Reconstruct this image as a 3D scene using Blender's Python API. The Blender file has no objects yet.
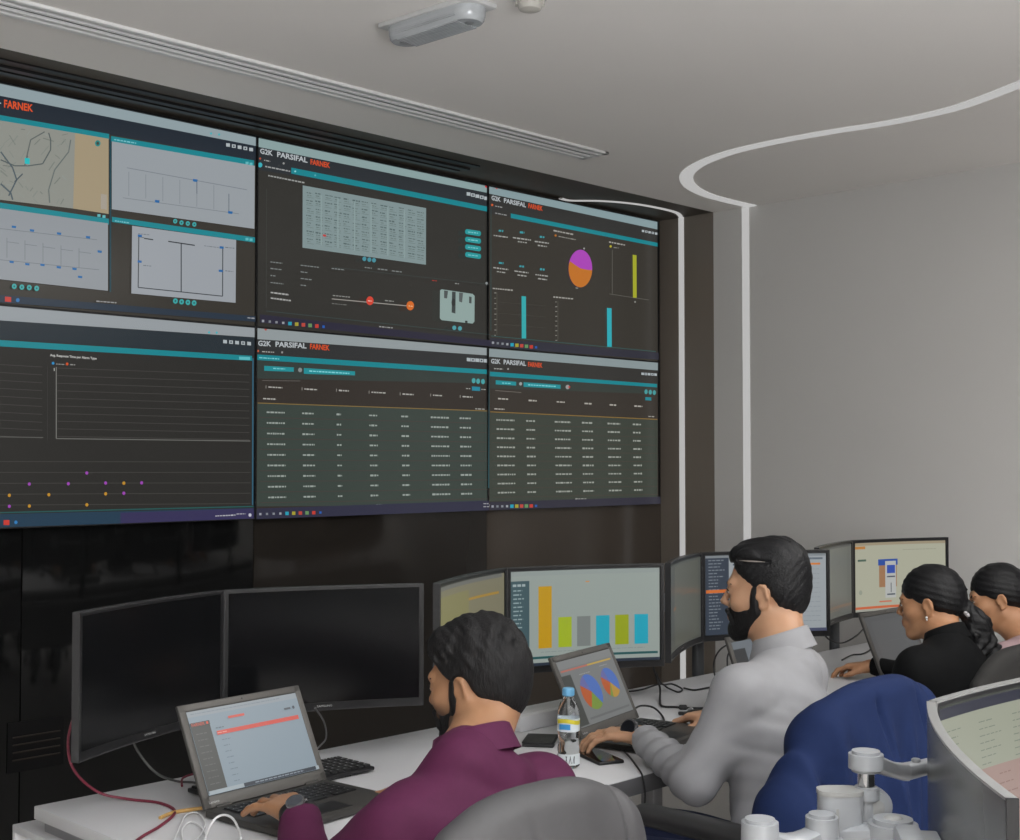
import bpy, bmesh, math, random
import numpy as np
from mathutils import Vector, Matrix
R = math.radians
random.seed(7)
SC = bpy.context.scene
COL = SC.collection

# ------------------------------------------------------------------ camera
CAM_Z, FPX, CX, CY = 1.5, 1300.0, 510.0, 420.0
YAW, PITCH = 44.6, 1.806
cd = bpy.data.cameras.new('camera'); cam = bpy.data.objects.new('camera', cd); COL.objects.link(cam)
cd.sensor_width = 36.0; cd.lens = 36.0 * FPX / 1020.0; cd.clip_start = 0.05
_f = Vector((math.cos(R(YAW)) * math.cos(R(PITCH)), math.sin(R(YAW)) * math.cos(R(PITCH)), math.sin(R(PITCH))))
cam.location = (0, 0, CAM_Z)
cam.rotation_euler = _f.to_track_quat('-Z', 'Y').to_euler()
SC.camera = cam
_r = Vector((math.sin(R(YAW)), -math.cos(R(YAW)), 0)); _u = _r.cross(_f)

# ------------------------------------------------------------------ light and exposure
SC.view_settings.view_transform = 'Standard'; SC.view_settings.look = 'None'
SC.view_settings.exposure = 0.0; SC.view_settings.gamma = 1.0; SC.view_settings.use_curve_mapping = False
w = bpy.data.worlds.new('world'); SC.world = w; w.use_nodes = True
w.node_tree.nodes['Background'].inputs[0].default_value = (0.5, 0.52, 0.55, 1)
w.node_tree.nodes['Background'].inputs[1].default_value = 0.05
CEIL = 2.80
def lamp(name, loc, size, watts, col=(1, .985, .965), sy=None):
    l = bpy.data.lights.new(name, 'AREA'); l.energy = watts; l.color = col
    l.shape = 'RECTANGLE'; l.size = size; l.size_y = sy or size
    o = bpy.data.objects.new(name, l); COL.objects.link(o); o.location = loc
    return o
lamp('ceiling_lamp', (-0.3, -0.7, CEIL - .03), 1.8, 43, sy=1.8)
lamp('ceiling_lamp', (3.6, 0.3, CEIL - .03), 1.8, 46, sy=1.4)
lamp('ceiling_lamp', (2.2, -1.6, CEIL - .03), 1.8, 34, sy=1.4)
fill_ = lamp('rear_fill', (0.2, -3.1, 1.55), 3.6, 124, (1, .985, .955), sy=1.9); fill_.rotation_euler = (R(90), 0, R(-8))  # soft fill added behind the camera, no window is modelled there
up_ = lamp('ceiling_fill', (0.7, -0.2, 1.8), 1.0, 76, (.84, .92, 1)); up_.rotation_euler = (R(180), 0, 0)  # unseen fill aimed upward, added to brighten the ceiling

# ------------------------------------------------------------------ pixel to place on a real plane
def ray(px, py):
    d = _f + _r * ((px - CX) / FPX) - _u * ((py - CY) / FPX)
    return Vector((0, 0, CAM_Z)), d
def on_y(px, py, y):
    o, d = ray(px, py); return o + d * ((y - o.y) / d.y)
def on_x(px, py, x):
    o, d = ray(px, py); return o + d * ((x - o.x) / d.x)
def on_z(px, py, z):
    o, d = ray(px, py); return o + d * ((z - o.z) / d.z)
def at_d(px, py, Z):
    o, d = ray(px, py); return o + d * Z

# ------------------------------------------------------------------ colours and materials
def lin(c):
    return tuple((v / 255 / 12.92) if v / 255 <= .04045 else ((v / 255 + .055) / 1.055) ** 2.4 for v in c)
MATS = {}
def mat(name, rgb, rough=.6, metal=0., coat=0., var=.06, scale=40, bump=0., bscale=200, emit=None, estr=1., spec=.5, trans=0., ior=1.45, sheen=0., stretch=None):
    """procedural surface: a base colour varied by noise, optional fine bump"""
    if name in MATS: return MATS[name]
    m = bpy.data.materials.new(name); m.use_nodes = True; MATS[name] = m
    nt = m.node_tree; b = nt.nodes['Principled BSDF']
    b.inputs['Roughness'].default_value = rough; b.inputs['Metallic'].default_value = metal
    b.inputs['Coat Weight'].default_value = coat; b.inputs['Coat Roughness'].default_value = .08
    b.inputs['Specular IOR Level'].default_value = spec; b.inputs['IOR'].default_value = ior
    b.inputs['Transmission Weight'].default_value = trans
    if sheen: b.inputs['Sheen Weight'].default_value = sheen
    tc = nt.nodes.new('ShaderNodeTexCoord'); co = tc.outputs['Object']
    if stretch:
        mp = nt.nodes.new('ShaderNodeMapping'); mp.inputs['Scale'].default_value = stretch
        nt.links.new(co, mp.inputs['Vector']); co = mp.outputs['Vector']
    nz = nt.nodes.new('ShaderNodeTexNoise'); nz.inputs['Scale'].default_value = scale; nz.inputs['Detail'].default_value = 4
    nt.links.new(co, nz.inputs['Vector'])
    mx = nt.nodes.new('ShaderNodeMix'); mx.data_type = 'RGBA'
    mx.inputs[6].default_value = tuple(max(0, c * (1 - var)) for c in rgb) + (1,)
    mx.inputs[7].default_value = tuple(min(1, c * (1 + var)) for c in rgb) + (1,)
    nt.links.new(nz.outputs[0], mx.inputs[0]); nt.links.new(mx.outputs[2], b.inputs['Base Color'])
    if bump:
        n2 = nt.nodes.new('ShaderNodeTexNoise'); n2.inputs['Scale'].default_value = bscale; n2.inputs['Detail'].default_value = 3
        nt.links.new(co, n2.inputs['Vector'])
        bp = nt.nodes.new('ShaderNodeBump'); bp.inputs['Strength'].default_value = bump; bp.inputs['Distance'].default_value = .004
        nt.links.new(n2.outputs[0], bp.inputs['Height']); nt.links.new(bp.outputs[0], b.inputs['Normal'])
    if emit:
        b.inputs['Emission Color'].default_value = tuple(emit) + (1,); b.inputs['Emission Strength'].default_value = estr
    return m
def display_mat(name, rough, spec):
    """a lit display: its picture is stored as a colour attribute and emitted"""
    m = bpy.data.materials.new(name); m.use_nodes = True; nt = m.node_tree; b = nt.nodes['Principled BSDF']
    b.inputs['Base Color'].default_value = (.006, .006, .006, 1); b.inputs['Roughness'].default_value = rough
    b.inputs['Specular IOR Level'].default_value = spec
    a = nt.nodes.new('ShaderNodeAttribute'); a.attribute_name = 'Col'
    nt.links.new(a.outputs['Color'], b.inputs['Emission Color']); b.inputs['Emission Strength'].default_value = 1.0
    MATS[name] = m; return m

# ------------------------------------------------------------------ objects
def tag(o, label=None, cat=None, group=None, kind=None):
    if label: o['label'] = label
    if cat: o['category'] = cat
    if group: o['group'] = group
    if kind: o['kind'] = kind
    return o
def empty(name, loc=(0, 0, 0), rz=0.):
    o = bpy.data.objects.new(name, None); COL.objects.link(o); o.location = loc; o.rotation_euler = (0, 0, rz)
    o.empty_display_size = .05
    return o
def thing(name, label, cat, loc=(0, 0, 0), rz=0., group=None):
    return tag(empty(name, loc, rz), label, cat, group)
def link_mesh(name, me, parent=None):
    o = bpy.data.objects.new(name, me); COL.objects.link(o)
    if parent is not None: o.parent = parent
    return o
def dup(root, loc, rz, label=None, group=None, sub=True):
    r = root.copy(); COL.objects.link(r); r.location = loc; r.rotation_euler = (0, 0, rz)
    if label: r['label'] = label
    if group: r['group'] = group
    for ch in list(root.children):
        c = ch.copy(); COL.objects.link(c); c.parent = r
        for g in ch.children:
            d = g.copy(); COL.objects.link(d); d.parent = c
    return r

class MB:
    """collects shapes; build() links them as ONE mesh object"""
    def __init__(s, T=None): s.v = []; s.f = []; s.m = []; s.c = []; s.T = T
    def add(s, vs, fs, mi=0, col=None):
        n = len(s.v)
        for p in vs:
            p = Vector(p); s.v.append(tuple(s.T @ p) if s.T else tuple(p))
        for f in fs: s.f.append([i + n for i in f]); s.m.append(mi); s.c.append(col)
    def bm(s, b, mi=0):
        b.verts.index_update(); s.add([v.co for v in b.verts], [[v.index for v in f.verts] for f in b.faces], mi); b.free()
    def box(s, c, d, rot=None, bev=0., mi=0, seg=2):
        b = bmesh.new(); bmesh.ops.create_cube(b, size=1)
        bmesh.ops.scale(b, vec=d, verts=b.verts)
        if bev: bmesh.ops.bevel(b, geom=b.edges[:], offset=bev, segments=seg, affect='EDGES', profile=.5)
        if rot is not None: bmesh.ops.transform(b, matrix=rot.to_4x4(), verts=b.verts)
        bmesh.ops.translate(b, vec=c, verts=b.verts); s.bm(b, mi)
    def cyl(s, a, b_, r0, r1=None, n=20, mi=0, bev=0.):
        a, b_ = Vector(a), Vector(b_); r1 = r0 if r1 is None else r1
        L = (b_ - a).length; b = bmesh.new()
        bmesh.ops.create_cone(b, cap_ends=True, segments=n, radius1=r0, radius2=r1, depth=L)
        if bev: bmesh.ops.bevel(b, geom=[e for e in b.edges if abs(e.verts[0].co.z - e.verts[1].co.z) < 1e-6], offset=bev, segments=2, affect='EDGES')
        q = Vector((0, 0, 1)).rotation_difference((b_ - a).normalized()).to_matrix().to_4x4()
        bmesh.ops.transform(b, matrix=Matrix.Translation((a + b_) / 2) @ q, verts=b.verts); s.bm(b, mi)
    def sphere(s, c, r, sc=(1, 1, 1), mi=0, u=16, v=10):
        b = bmesh.new(); bmesh.ops.create_uvsphere(b, u_segments=u, v_segments=v, radius=r)
        bmesh.ops.scale(b, vec=sc, verts=b.verts); bmesh.ops.translate(b, vec=c, verts=b.verts); s.bm(b, mi)
    def lathe(s, prof, c=(0, 0, 0), n=28, mi=0):
        vs = []; fs = []; k = len(prof)
        for i in range(n):
            a = 2 * math.pi * i / n
            for r, z in prof: vs.append((c[0] + r * math.cos(a), c[1] + r * math.sin(a), c[2] + z))
        for i in range(n):
            j = (i + 1) % n
            for q in range(k - 1): fs.append([i * k + q, j * k + q, j * k + q + 1, i * k + q + 1])
        s.add(vs, fs, mi)
    def tube(s, pts, r, n=8, mi=0, sub=6, closed=False):
        P = [Vector(p) for p in pts]
        if sub and len(P) > 2: P = spline(P, sub)
        vs = []; fs = []; prev = None
        for i, p in enumerate(P):
            t = (P[min(i + 1, len(P) - 1)] - P[max(i - 1, 0)]).normalized()
            if prev is None: a = t.orthogonal().normalized()
            else: a = (prev - t * prev.dot(t)).normalized()
            prev = a; b = t.cross(a); rr = r(i / (len(P) - 1)) if callable(r) else r
            for k in range(n):
                th = 2 * math.pi * k / n; vs.append(p + a * (rr * math.cos(th)) + b * (rr * math.sin(th)))
        for i in range(len(P) - 1):
            for k in range(n): k2 = (k + 1) % n; fs.append([i * n + k, i * n + k2, (i + 1) * n + k2, (i + 1) * n + k])
        fs.append(list(range(n))[::-1]); fs.append([(len(P) - 1) * n + k for k in range(n)])
        s.add(vs, fs, mi)
    def prism(s, out, z0, z1, mi=0):
        n = len(out); vs = [(x, y, z0) for x, y in out] + [(x, y, z1) for x, y in out]
        fs = [[i, (i + 1) % n, n + (i + 1) % n, n + i] for i in range(n)] + [list(range(n))[::-1], list(range(n, 2 * n))]
        s.add(vs, fs, mi)
    def quad(s, a, b, c, d, mi=0, col=None): s.add([a, b, c, d], [[0, 1, 2, 3]], mi, col)
    def build(s, name, mats, parent=None, smooth=True, angle=35, world=False):
        me = bpy.data.meshes.new(name); vs = s.v
        if world and parent is not None:
            inv = (Matrix.Translation(parent.location) @ parent.rotation_euler.to_matrix().to_4x4()).inverted()
            vs = [tuple(inv @ Vector(p)) for p in vs]
        me.from_pydata(vs, [], s.f)
        for m in (mats if isinstance(mats, (list, tuple)) else [mats]): me.materials.append(m)
        me.polygons.foreach_set('material_index', s.m)
        if any(c is not None for c in s.c):
            at = me.color_attributes.new('Col', 'FLOAT_COLOR', 'CORNER'); arr = []
            for f, c in zip(s.f, s.c): arr += (list(c or (0, 0, 0)) + [1.]) * len(f)
            at.data.foreach_set('color', arr)
        me.update()
        if smooth: me.shade_smooth(); me.set_sharp_from_angle(angle=R(angle))
        return link_mesh(name, me, parent)
def spline(P, sub):
    out = []
    for i in range(len(P) - 1):
        p0, p1, p2, p3 = P[max(i - 1, 0)], P[i], P[i + 1], P[min(i + 2, len(P) - 1)]
        for k in range(sub):
            t = k / sub
            out.append(.5 * ((2 * p1) + (p2 - p0) * t + (2 * p0 - 5 * p1 + 4 * p2 - p3) * t * t + (3 * p1 - p0 - 3 * p2 + p3) * t ** 3))
    out.append(P[-1]); return out
def rotz(a): return Matrix.Rotation(a, 3, 'Z')

_tx = {}
def text_tris(s, bold=0.):
    """flat letter shapes scaled into the unit square"""
    if (s, bold) in _tx: return _tx[(s, bold)]
    cu = bpy.data.curves.new('lettering', 'FONT'); cu.body = s; cu.resolution_u = 2; cu.offset = bold
    o = bpy.data.objects.new('lettering', cu); COL.objects.link(o)
    me = bpy.data.meshes.new_from_object(o.evaluated_get(bpy.context.evaluated_depsgraph_get()))
    v = [tuple(p.co)[:2] for p in me.vertices]; f = [list(p.vertices) for p in me.polygons]
    bpy.data.objects.remove(o); bpy.data.curves.remove(cu); bpy.data.meshes.remove(me)
    x0 = min(p[0] for p in v); x1 = max(p[0] for p in v); y0 = min(p[1] for p in v); y1 = max(p[1] for p in v)
    v = [((p[0] - x0) / (x1 - x0), (p[1] - y0) / (y1 - y0)) for p in v]
    _tx[(s, bold)] = (v, f); return v, f

# ------------------------------------------------------------------ smooth bodies: signed distance shapes meshed by surface nets
class Body:
    def __init__(s): s.p = []; s.R = np.eye(3); s.c = np.zeros(3); s.sc = 1.
    def frame(s, c=(0, 0, 0), Rm=None, sc=1.):
        s.c = np.array(c, float); s.R = np.eye(3) if Rm is None else np.array(Rm, float); s.sc = sc; return s
    def W(s, p): return s.R @ (np.array(p, float) * s.sc) + s.c
    def _push(s, f, lo, hi, k, op): s.p.append((f, lo, hi, k, op))
    def rc(s, a, b, ra, rb=None, k=.01, op='u'):
        A = s.W(a); B = s.W(b); ra = ra * s.sc; rb = ra if rb is None else rb * s.sc
        d = B - A; L2 = max(float(d @ d), 1e-12)
        def f(P):
            t = np.clip(((P - A) @ d) / L2, 0, 1)
            return np.sqrt((((P - A) - t[:, None] * d) ** 2).sum(1)) - (ra + (rb - ra) * t)
        r = np.array([ra, rb])[:, None]; E = np.stack([A, B])
        s._push(f, (E - r).min(0), (E + r).max(0), k, op); return s
    def el(s, c, r, k=.01, op='u', rot=None):
        C = s.W(c); r = np.array(r, float) * s.sc; Rm = s.R if rot is None else s.R @ np.array(rot)
        def f(P):
            q = (P - C) @ Rm; k0 = np.sqrt(((q / r) ** 2).sum(1)) + 1e-9; k1 = np.sqrt(((q / r ** 2) ** 2).sum(1)) + 1e-9
            return k0 * (k0 - 1) / k1
        e = np.sqrt(((Rm * r) ** 2).sum(1)); s._push(f, C - e, C + e, k, op); return s
    def bx(s, c, h, rd=.01, k=.01, op='u', rot=None):
        C = s.W(c); h = np.array(h, float) * s.sc; rd = rd * s.sc; Rm = s.R if rot is None else s.R @ np.array(rot)
        def f(P):
            q = np.abs((P - C) @ Rm) - (h - rd)
            return np.sqrt((np.maximum(q, 0) ** 2).sum(1)) + np.minimum(q.max(1), 0) - rd
        e = np.abs(Rm) @ h; s._push(f, C - e, C + e, k, op); return s
    def half(s, c, n, k=.005, op='s'):
        """a half space removed: everything on the side n points to"""
        C = s.W(c); n = s.R @ np.array(n, float); n /= np.linalg.norm(n)
        s._push(lambda P: -((P - C) @ n), np.full(3, -99.), np.full(3, 99.), k, op); return s
    def wedge(s, c1, n1, c2, n2, k=.005):
        """the meet of two half spaces removed"""
        C1 = s.W(c1); C2 = s.W(c2); n1 = s.R @ np.array(n1, float); n2 = s.R @ np.array(n2, float)
        n1 /= np.linalg.norm(n1); n2 /= np.linalg.norm(n2)
        s._push(lambda P: np.maximum(-((P - C1) @ n1), -((P - C2) @ n2)), np.full(3, -99.), np.full(3, 99.), k, 's'); return s
    def mesh(s, h=.004, disp=None, amp=.0, N=24):
        U = [q for q in s.p if q[4] == 'u']
        lo = np.min([q[1] for q in U], 0) - .03; hi = np.max([q[2] for q in U], 0) + .03
        org = np.floor(lo / h).astype(int); nb = np.ceil((hi / h - org) / N).astype(int)
        G = np.stack(np.meshgrid(*[np.arange(N + 1)] * 3, indexing='ij'), -1).reshape(-1, 3)
        keys = []; verts = []; quads = []; S = N + 1
        def gk(i): i = i + 4; return (i[..., 0] * 100003 + i[..., 1]) * 100003 + i[..., 2]
        for bi in np.ndindex(*nb):
            base = np.array(bi) * N; p0 = (org + base) * h; p1 = p0 + N * h
            act = []; hit = False
            for q in s.p:
                mg = q[3] * 2.8 + amp + 2 * h
                if np.all(q[1] - mg < p1) and np.all(q[2] + mg > p0):
                    act.append(q); hit |= q[4] == 'u'
            if not hit: continue
            P = (org + base + G) * h; d = np.full(len(P), 9.)
            for f, _, _, k, op in act:
                e = f(P)
                if op == 'u':
                    t = np.clip(.5 + .5 * (d - e) / k, 0, 1); d = d * (1 - t) + e * t - k * t * (1 - t)
                elif op == 's':
                    e = -e; t = np.clip(.5 - .5 * (d - e) / k, 0, 1); d = d * (1 - t) + e * t + k * t * (1 - t)
            if disp is not None:
                near = np.abs(d) < amp + 3 * h
                if near.any(): d[near] += disp(P[near])
            D = d.reshape(S, S, S); I = D < 0
            if I.all() or not I.any(): continue
            # cell vertices
            cs = np.zeros((N, N, N), int)
            for o in np.ndindex(2, 2, 2): cs += I[o[0]:o[0] + N, o[1]:o[1] + N, o[2]:o[2] + N]
            cells = np.argwhere((cs > 0) & (cs < 8))
            if len(cells):
                acc = np.zeros((len(cells), 3)); cnt = np.zeros(len(cells))
                for ax in range(3):
                    for o in np.ndindex(2, 2):
                        a = np.insert(np.array(o), ax, 0); b = a.copy(); b[ax] = 1
                        ia = tuple((cells + a).T); ib = tuple((cells + b).T); da = D[ia]; db = D[ib]
                        m = (da < 0) != (db < 0); t = np.where(m, da / np.where(m, da - db, 1), 0)
                        pt = cells + a + np.eye(3)[ax] * t[:, None]
                        acc[m] += pt[m]; cnt[m] += 1
                verts.append((org + base + acc / cnt[:, None]) * h); keys.append(gk(cells + base))
            for ax in range(3):
                sl = [slice(0, N)] * 3; sh = [slice(0, N)] * 3; sh[ax] = slice(1, N + 1)
                A = I[tuple(sl)]; B = I[tuple(sh)]; u, v = (ax + 1) % 3, (ax + 2) % 3
                for fl in (0, 1):
                    e = np.argwhere((A & ~B) if fl == 0 else (~A & B)) + base
                    if not len(e): continue
                    du = np.eye(3, dtype=int)[u]; dv = np.eye(3, dtype=int)[v]
                    q = np.stack([gk(e - du - dv), gk(e - dv), gk(e), gk(e - du)], 1)
                    quads.append(q if fl == 0 else q[:, ::-1])
        K = np.concatenate(keys); V = np.concatenate(verts); Q = np.concatenate(quads)
        o = np.argsort(K); K = K[o]; V = V[o]; ix = np.clip(np.searchsorted(K, Q), 0, len(K) - 1)
        ok = (K[ix] == Q).all(1); ix = ix[ok]
        # one light smoothing pass along the faces
        for _ in range(2):
            sm = np.zeros_like(V); c = np.zeros(len(V))
            for a in range(4):
                np.add.at(sm, ix[:, a], V[ix[:, (a + 1) % 4]] + V[ix[:, (a + 3) % 4]]); np.add.at(c, ix[:, a], 2)
            V = np.where(c[:, None] > 0, .5 * V + .5 * sm / np.maximum(c, 1)[:, None], V)
        return V, ix
    def build(s, name, m, parent=None, h=.004, disp=None, amp=.0, loc=None, colfn=None, keep=0):
        V, Q = s.mesh(h, disp, amp)
        if keep:      # drop crumbs smaller than keep faces
            lab = np.arange(len(V))
            for _ in range(400):
                mn = lab[Q].min(1); nl = lab.copy()
                for a in range(4): np.minimum.at(nl, Q[:, a], mn)
                nl = nl[nl]
                if (nl == lab).all(): break
                lab = nl
            l, ct = np.unique(lab[Q[:, 0]], return_counts=True); Q = Q[np.isin(lab[Q[:, 0]], l[ct >= keep])]
            us = np.unique(Q); mp = np.zeros(len(V), int); mp[us] = np.arange(len(us)); V = V[us]; Q = mp[Q]
        off = np.array(loc if loc is not None else (parent.location if parent is not None else (0, 0, 0)))
        cols = colfn(V) if colfn else None
        L = V - off
        if parent is not None and parent.rotation_euler.z:
            a = -parent.rotation_euler.z; L = L @ np.array([[math.cos(a), -math.sin(a), 0], [math.sin(a), math.cos(a), 0], [0, 0, 1]]).T
        me = bpy.data.meshes.new(name); me.from_pydata(L.tolist(), [], Q.tolist())
        for x in (m if isinstance(m, (list, tuple)) else [m]): me.materials.append(x)
        if cols is not None:
            at = me.color_attributes.new('Col', 'FLOAT_COLOR', 'POINT'); at.data.foreach_set('color', np.concatenate([cols, np.ones((len(cols), 1))], 1).ravel())
        me.update(); me.shade_smooth()
        o = link_mesh(name, me, parent)
        if parent is None: o.location = tuple(off)
        return o
# ------------------------------------------------------------------ room
YB, YE, XR = 4.34, 3.99, 5.56          # screen recess back, recess mouth, right wall
XL, YR = -2.2, -3.2
M_wall = mat('painted_wall', (.60, .59, .575), rough=.75, var=.02, scale=3, bump=.05, bscale=400)
M_ceil = mat('painted_ceiling', (.90, .87, .84), rough=.85, var=.02, scale=2)
M_dark = mat('dark_recess_paint', (.088, .074, .060), rough=.55, var=.1, scale=6)
M_jamb = mat('brown_recess_lining', (.20, .172, .145), rough=.38, var=.1, scale=5, stretch=(1, 1, .2))
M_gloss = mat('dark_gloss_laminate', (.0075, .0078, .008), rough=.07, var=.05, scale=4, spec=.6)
M_floor = mat('carpet', (.74, .72, .70), rough=.95, var=.2, scale=300, bump=.4, bscale=600)
M_black = mat('black_plastic', (.012, .012, .013), rough=.38, var=.1)
M_led = mat('light_strip', (.15, .15, .15), rough=.6, emit=(1, .99, .98), estr=.43)

def struct(name, mb, m, **k): return tag(mb.build(name, m, **k), kind='structure')
b = MB(); b.box(((XL + XR) / 2, (YB + YR) / 2, -.05), (XR - XL + .4, YB - YR + .4, .1)); struct('floor', b, M_floor, smooth=False)
b = MB(); b.box(((XL + XR) / 2, (YE + YR) / 2, CEIL + .05), (XR - XL + .2, YE - YR, .1)); struct('ceiling', b, M_ceil, smooth=False)
YG = 1.72
b = MB(); b.box((XR + .05, (YE + YG) / 2, CEIL / 2), (.1, YE - YG, CEIL)); struct('wall_right', b, M_wall, smooth=False)
b = MB(); b.box((XR + .05, (YG + YR) / 2, CEIL / 2), (.1, YG - YR, CEIL)); struct('reflection_panel_1', b, mat('dark_glazing', (.012, .012, .014), rough=.15), smooth=False)  # unseen dark panel, added so the glossy back wall reflects darkness
b = MB(); b.box((XL - .05, (YB + YR) / 2, CEIL / 2), (.1, YB - YR, CEIL)); struct('wall_left', b, M_wall, smooth=False)
b = MB(); b.box(((XL + XR) / 2, YR - .05, CEIL / 2), (XR - XL + .2, .1, CEIL)); struct('wall_rear', b, M_wall, smooth=False)
# recess: soffit with a stepped black air slot, side lining, glossy back panels with seams
b = MB(); b.box(((XL + XR) / 2, (YE + YB) / 2, CEIL + .05), (XR - XL, YB - YE, .1)); struct('trim_1', b, M_dark, smooth=False)
b = MB(); b.box((XR + .05, (YE + YB + .1) / 2, CEIL / 2), (.1, YB - YE + .1, CEIL)); struct('trim_2', b, M_jamb, smooth=False)
b = MB()
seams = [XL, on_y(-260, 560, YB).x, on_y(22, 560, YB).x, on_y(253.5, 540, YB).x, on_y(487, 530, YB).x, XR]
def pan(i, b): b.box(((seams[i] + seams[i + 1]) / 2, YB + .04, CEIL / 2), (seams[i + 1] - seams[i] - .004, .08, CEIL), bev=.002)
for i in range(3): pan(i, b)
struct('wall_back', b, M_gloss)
b = MB(); pan(3, b); struct('trim_3', b, mat('brown_gloss_half_lit', (.026, .0225, .0195), rough=.09, var=.05, scale=4, spec=.6))  # mid-dark panel, some reflected light put into its brown
b = MB(); pan(4, b); struct('trim_4', b, mat('brown_gloss_lit', (.085, .071, .059), rough=.20, var=.05, scale=4))  # palest of the back panels, reflected light put into the brown
b = MB(); x1 = on_z(452, 172, CEIL).x
for k, (y, dz) in enumerate([(4.10, .006), (4.165, .010), (4.23, .006)]): b.box(((XL + x1) / 2, y, CEIL - dz / 2), (x1 - XL, .03, dz))
tag(b.build('air_slot', M_black, smooth=False), 'black slotted air strip in the dark soffit above the screens', 'vent')
b = MB(); b.box((on_y(36, 744, YB - .002).x, YB - .002, on_y(36, 744, YB).z), (.20, .003, .17))
vent = tag(b.build('vent_grille', mat('vent_black', (.006, .006, .0065), rough=.5, spec=.2), smooth=False), 'dark vent grille low on the black wall, left of the first monitor', 'vent')
b = MB()
for k in range(4):
    z = on_y(36, 734 + 7.5 * k, YB).z; b.box((on_y(36, 740, YB).x, YB - .006, z), (.17, .006, .004))
b.build('slat', mat('vent_slat', (.035, .026, .02), rough=.4), vent, smooth=False)

# light strips let into the walls and ceiling
yl = on_x(746.5, 380, XR).y; w2 = .034
b = MB(); b.box((XR - .001, yl, CEIL / 2), (.006, .042, CEIL)); tag(b.build('light_strip', M_led, smooth=False), 'vertical white light strip on the pale right wall', 'light', 'light strips')
yl2 = on_x(682, 380, XR).y
b = MB(); b.box((XR - .001, yl2, CEIL / 2), (.006, .034, CEIL)); tag(b.build('light_strip', M_led, smooth=False), 'vertical white light strip on the brown lining right of the screens', 'light', 'light strips')
def strip_on_ceiling(pts, wd):
    P = spline([Vector(p) for p in pts], 8); b = MB(); vs = []; fs = []
    for i, p in enumerate(P):
        t = (P[min(i + 1, len(P) - 1)] - P[max(i - 1, 0)]); t.z = 0; t.normalize(); n = Vector((-t.y, t.x, 0)) * wd / 2
        for q in (p + n, p - n): vs += [(q.x, q.y, CEIL + .002), (q.x, q.y, CEIL - .004)]
    for i in range(len(P) - 1):
        a = 4 * i; c = a + 4
        fs += [[a + 1, c + 1, c + 3, a + 3], [a, c, c + 1, a + 1], [a + 2, a + 3, c + 3, c + 2], [a, a + 2, c + 2, c]]
    b.add(vs, fs); return b
loop = [(746, 204.5), (726, 200), (703, 193), (689, 184), (687, 174), (700, 163.5), (730, 152), (775, 141.5), (830, 131.5), (890, 122), (950, 109), (1000, 91.5), (1040, 73), (1110, 20)]
loop = [on_z(x, y, CEIL) for x, y in loop]
tag(strip_on_ceiling([(XR, loop[0].y, CEIL)] + loop[1:], .062).build('light_strip', M_led), 'long white light strip curving across the ceiling', 'light', 'light strips')
arc = [on_z(x, y, CEIL) for x, y in [(676, 212.2), (655, 207), (630, 203), (600, 200.6), (570, 200.4), (540, 202)]]
for p in arc: p.y = min(p.y, YB - .03)
tag(strip_on_ceiling([(XR, yl2, CEIL)] + arc, .022).build('light_strip', M_led), 'thin light strip arching over the top right corner of the screens', 'light', 'light strips')

# ceiling air diffuser: long white frame with two dark slots
M_alu = mat('white_metal', (.84, .84, .84), rough=.35, var=.03)
M_slot = mat('slot_dark', (.04, .04, .045), rough=.6)
x0, x1 = -1.9, on_z(596, 155, CEIL).x; yA, yB2 = on_z(340, 97, CEIL).y, on_z(340, 82, CEIL).y
ya, yb = min(yA, yB2), max(yA, yB2)
dif = thing('air_diffuser', 'long white linear air diffuser in the ceiling', 'vent', ((x0 + x1) / 2, (ya + yb) / 2, CEIL))
L, wd = x1 - x0, yb - ya; b = MB()
for y, ww in ((-wd / 2 + .012, .024), (wd / 2 - .012, .024), (-.022, .016), (.022, .016)): b.box((0, y, -.004), (L, ww, .012), bev=.002)
for sx in (-1, 1): b.box((sx * (L / 2 - .012), 0, -.004), (.024, wd, .012), bev=.002)
b.build('frame', M_alu, dif)
b = MB(); b.box((0, 0, .0015), (L - .01, wd - .01, .005)); b.build('slot', M_slot, dif, smooth=False)

# emergency light (ribbed clear cover) and smoke detector
pa, pb = on_z(394, 27, CEIL), on_z(481, -1, CEIL); c = (pa + pb) / 2
em = thing('emergency_light', 'oblong emergency light with a ribbed clear cover on the ceiling', 'light', c, math.atan2((pb - pa).y, (pb - pa).x))
Le = (pb - pa).length; b = MB(); b.box((0, 0, -.008), (Le + .02, .115, .016), bev=.004); b.build('base', mat('white_plastic', (.62, .62, .62), rough=.4), em)
M_prism = mat('ribbed_cover', (.46, .48, .50), rough=.16, spec=.7, var=.25, scale=60, stretch=(.1, 1, 1))
def stadium(Lh, r, n=10):
    return [(Lh - r + r * math.cos(a), r * math.sin(a)) for a in [(-.5 + i / n) * math.pi for i in range(n + 1)]] + \
           [(-(Lh - r) + r * math.cos(a), r * math.sin(a)) for a in [(.5 + i / n) * math.pi for i in range(n + 1)]]
b = MB(); vs = []; fs = []; n = 0
lv = [(1., -.014), (1., -.034), (.93, -.05), (.8, -.058)]
for q, z in lv:
    st = stadium(Le / 2 * (1 - (1 - q) * .3), .052 * q); n = len(st); vs += [(x, y, z) for x, y in st]
for k in range(len(lv) - 1):
    for i in range(n): fs.append([k * n + i, k * n + (i + 1) % n, (k + 1) * n + (i + 1) % n, (k + 1) * n + i])
fs.append([(len(lv) - 1) * n + i for i in range(n)])
b.add(vs, fs)
for k in range(-4, 5): b.box((0, k * .0095, -.058), (Le - .11, .0042, .007), mi=0)
for k in range(-3, 4): b.box((0, .049 * (1 if k > 0 else -1), -.03 + .005 * k), (Le - .11, .006, .0025))
b.build('cover', M_prism, em, angle=30)
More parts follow.
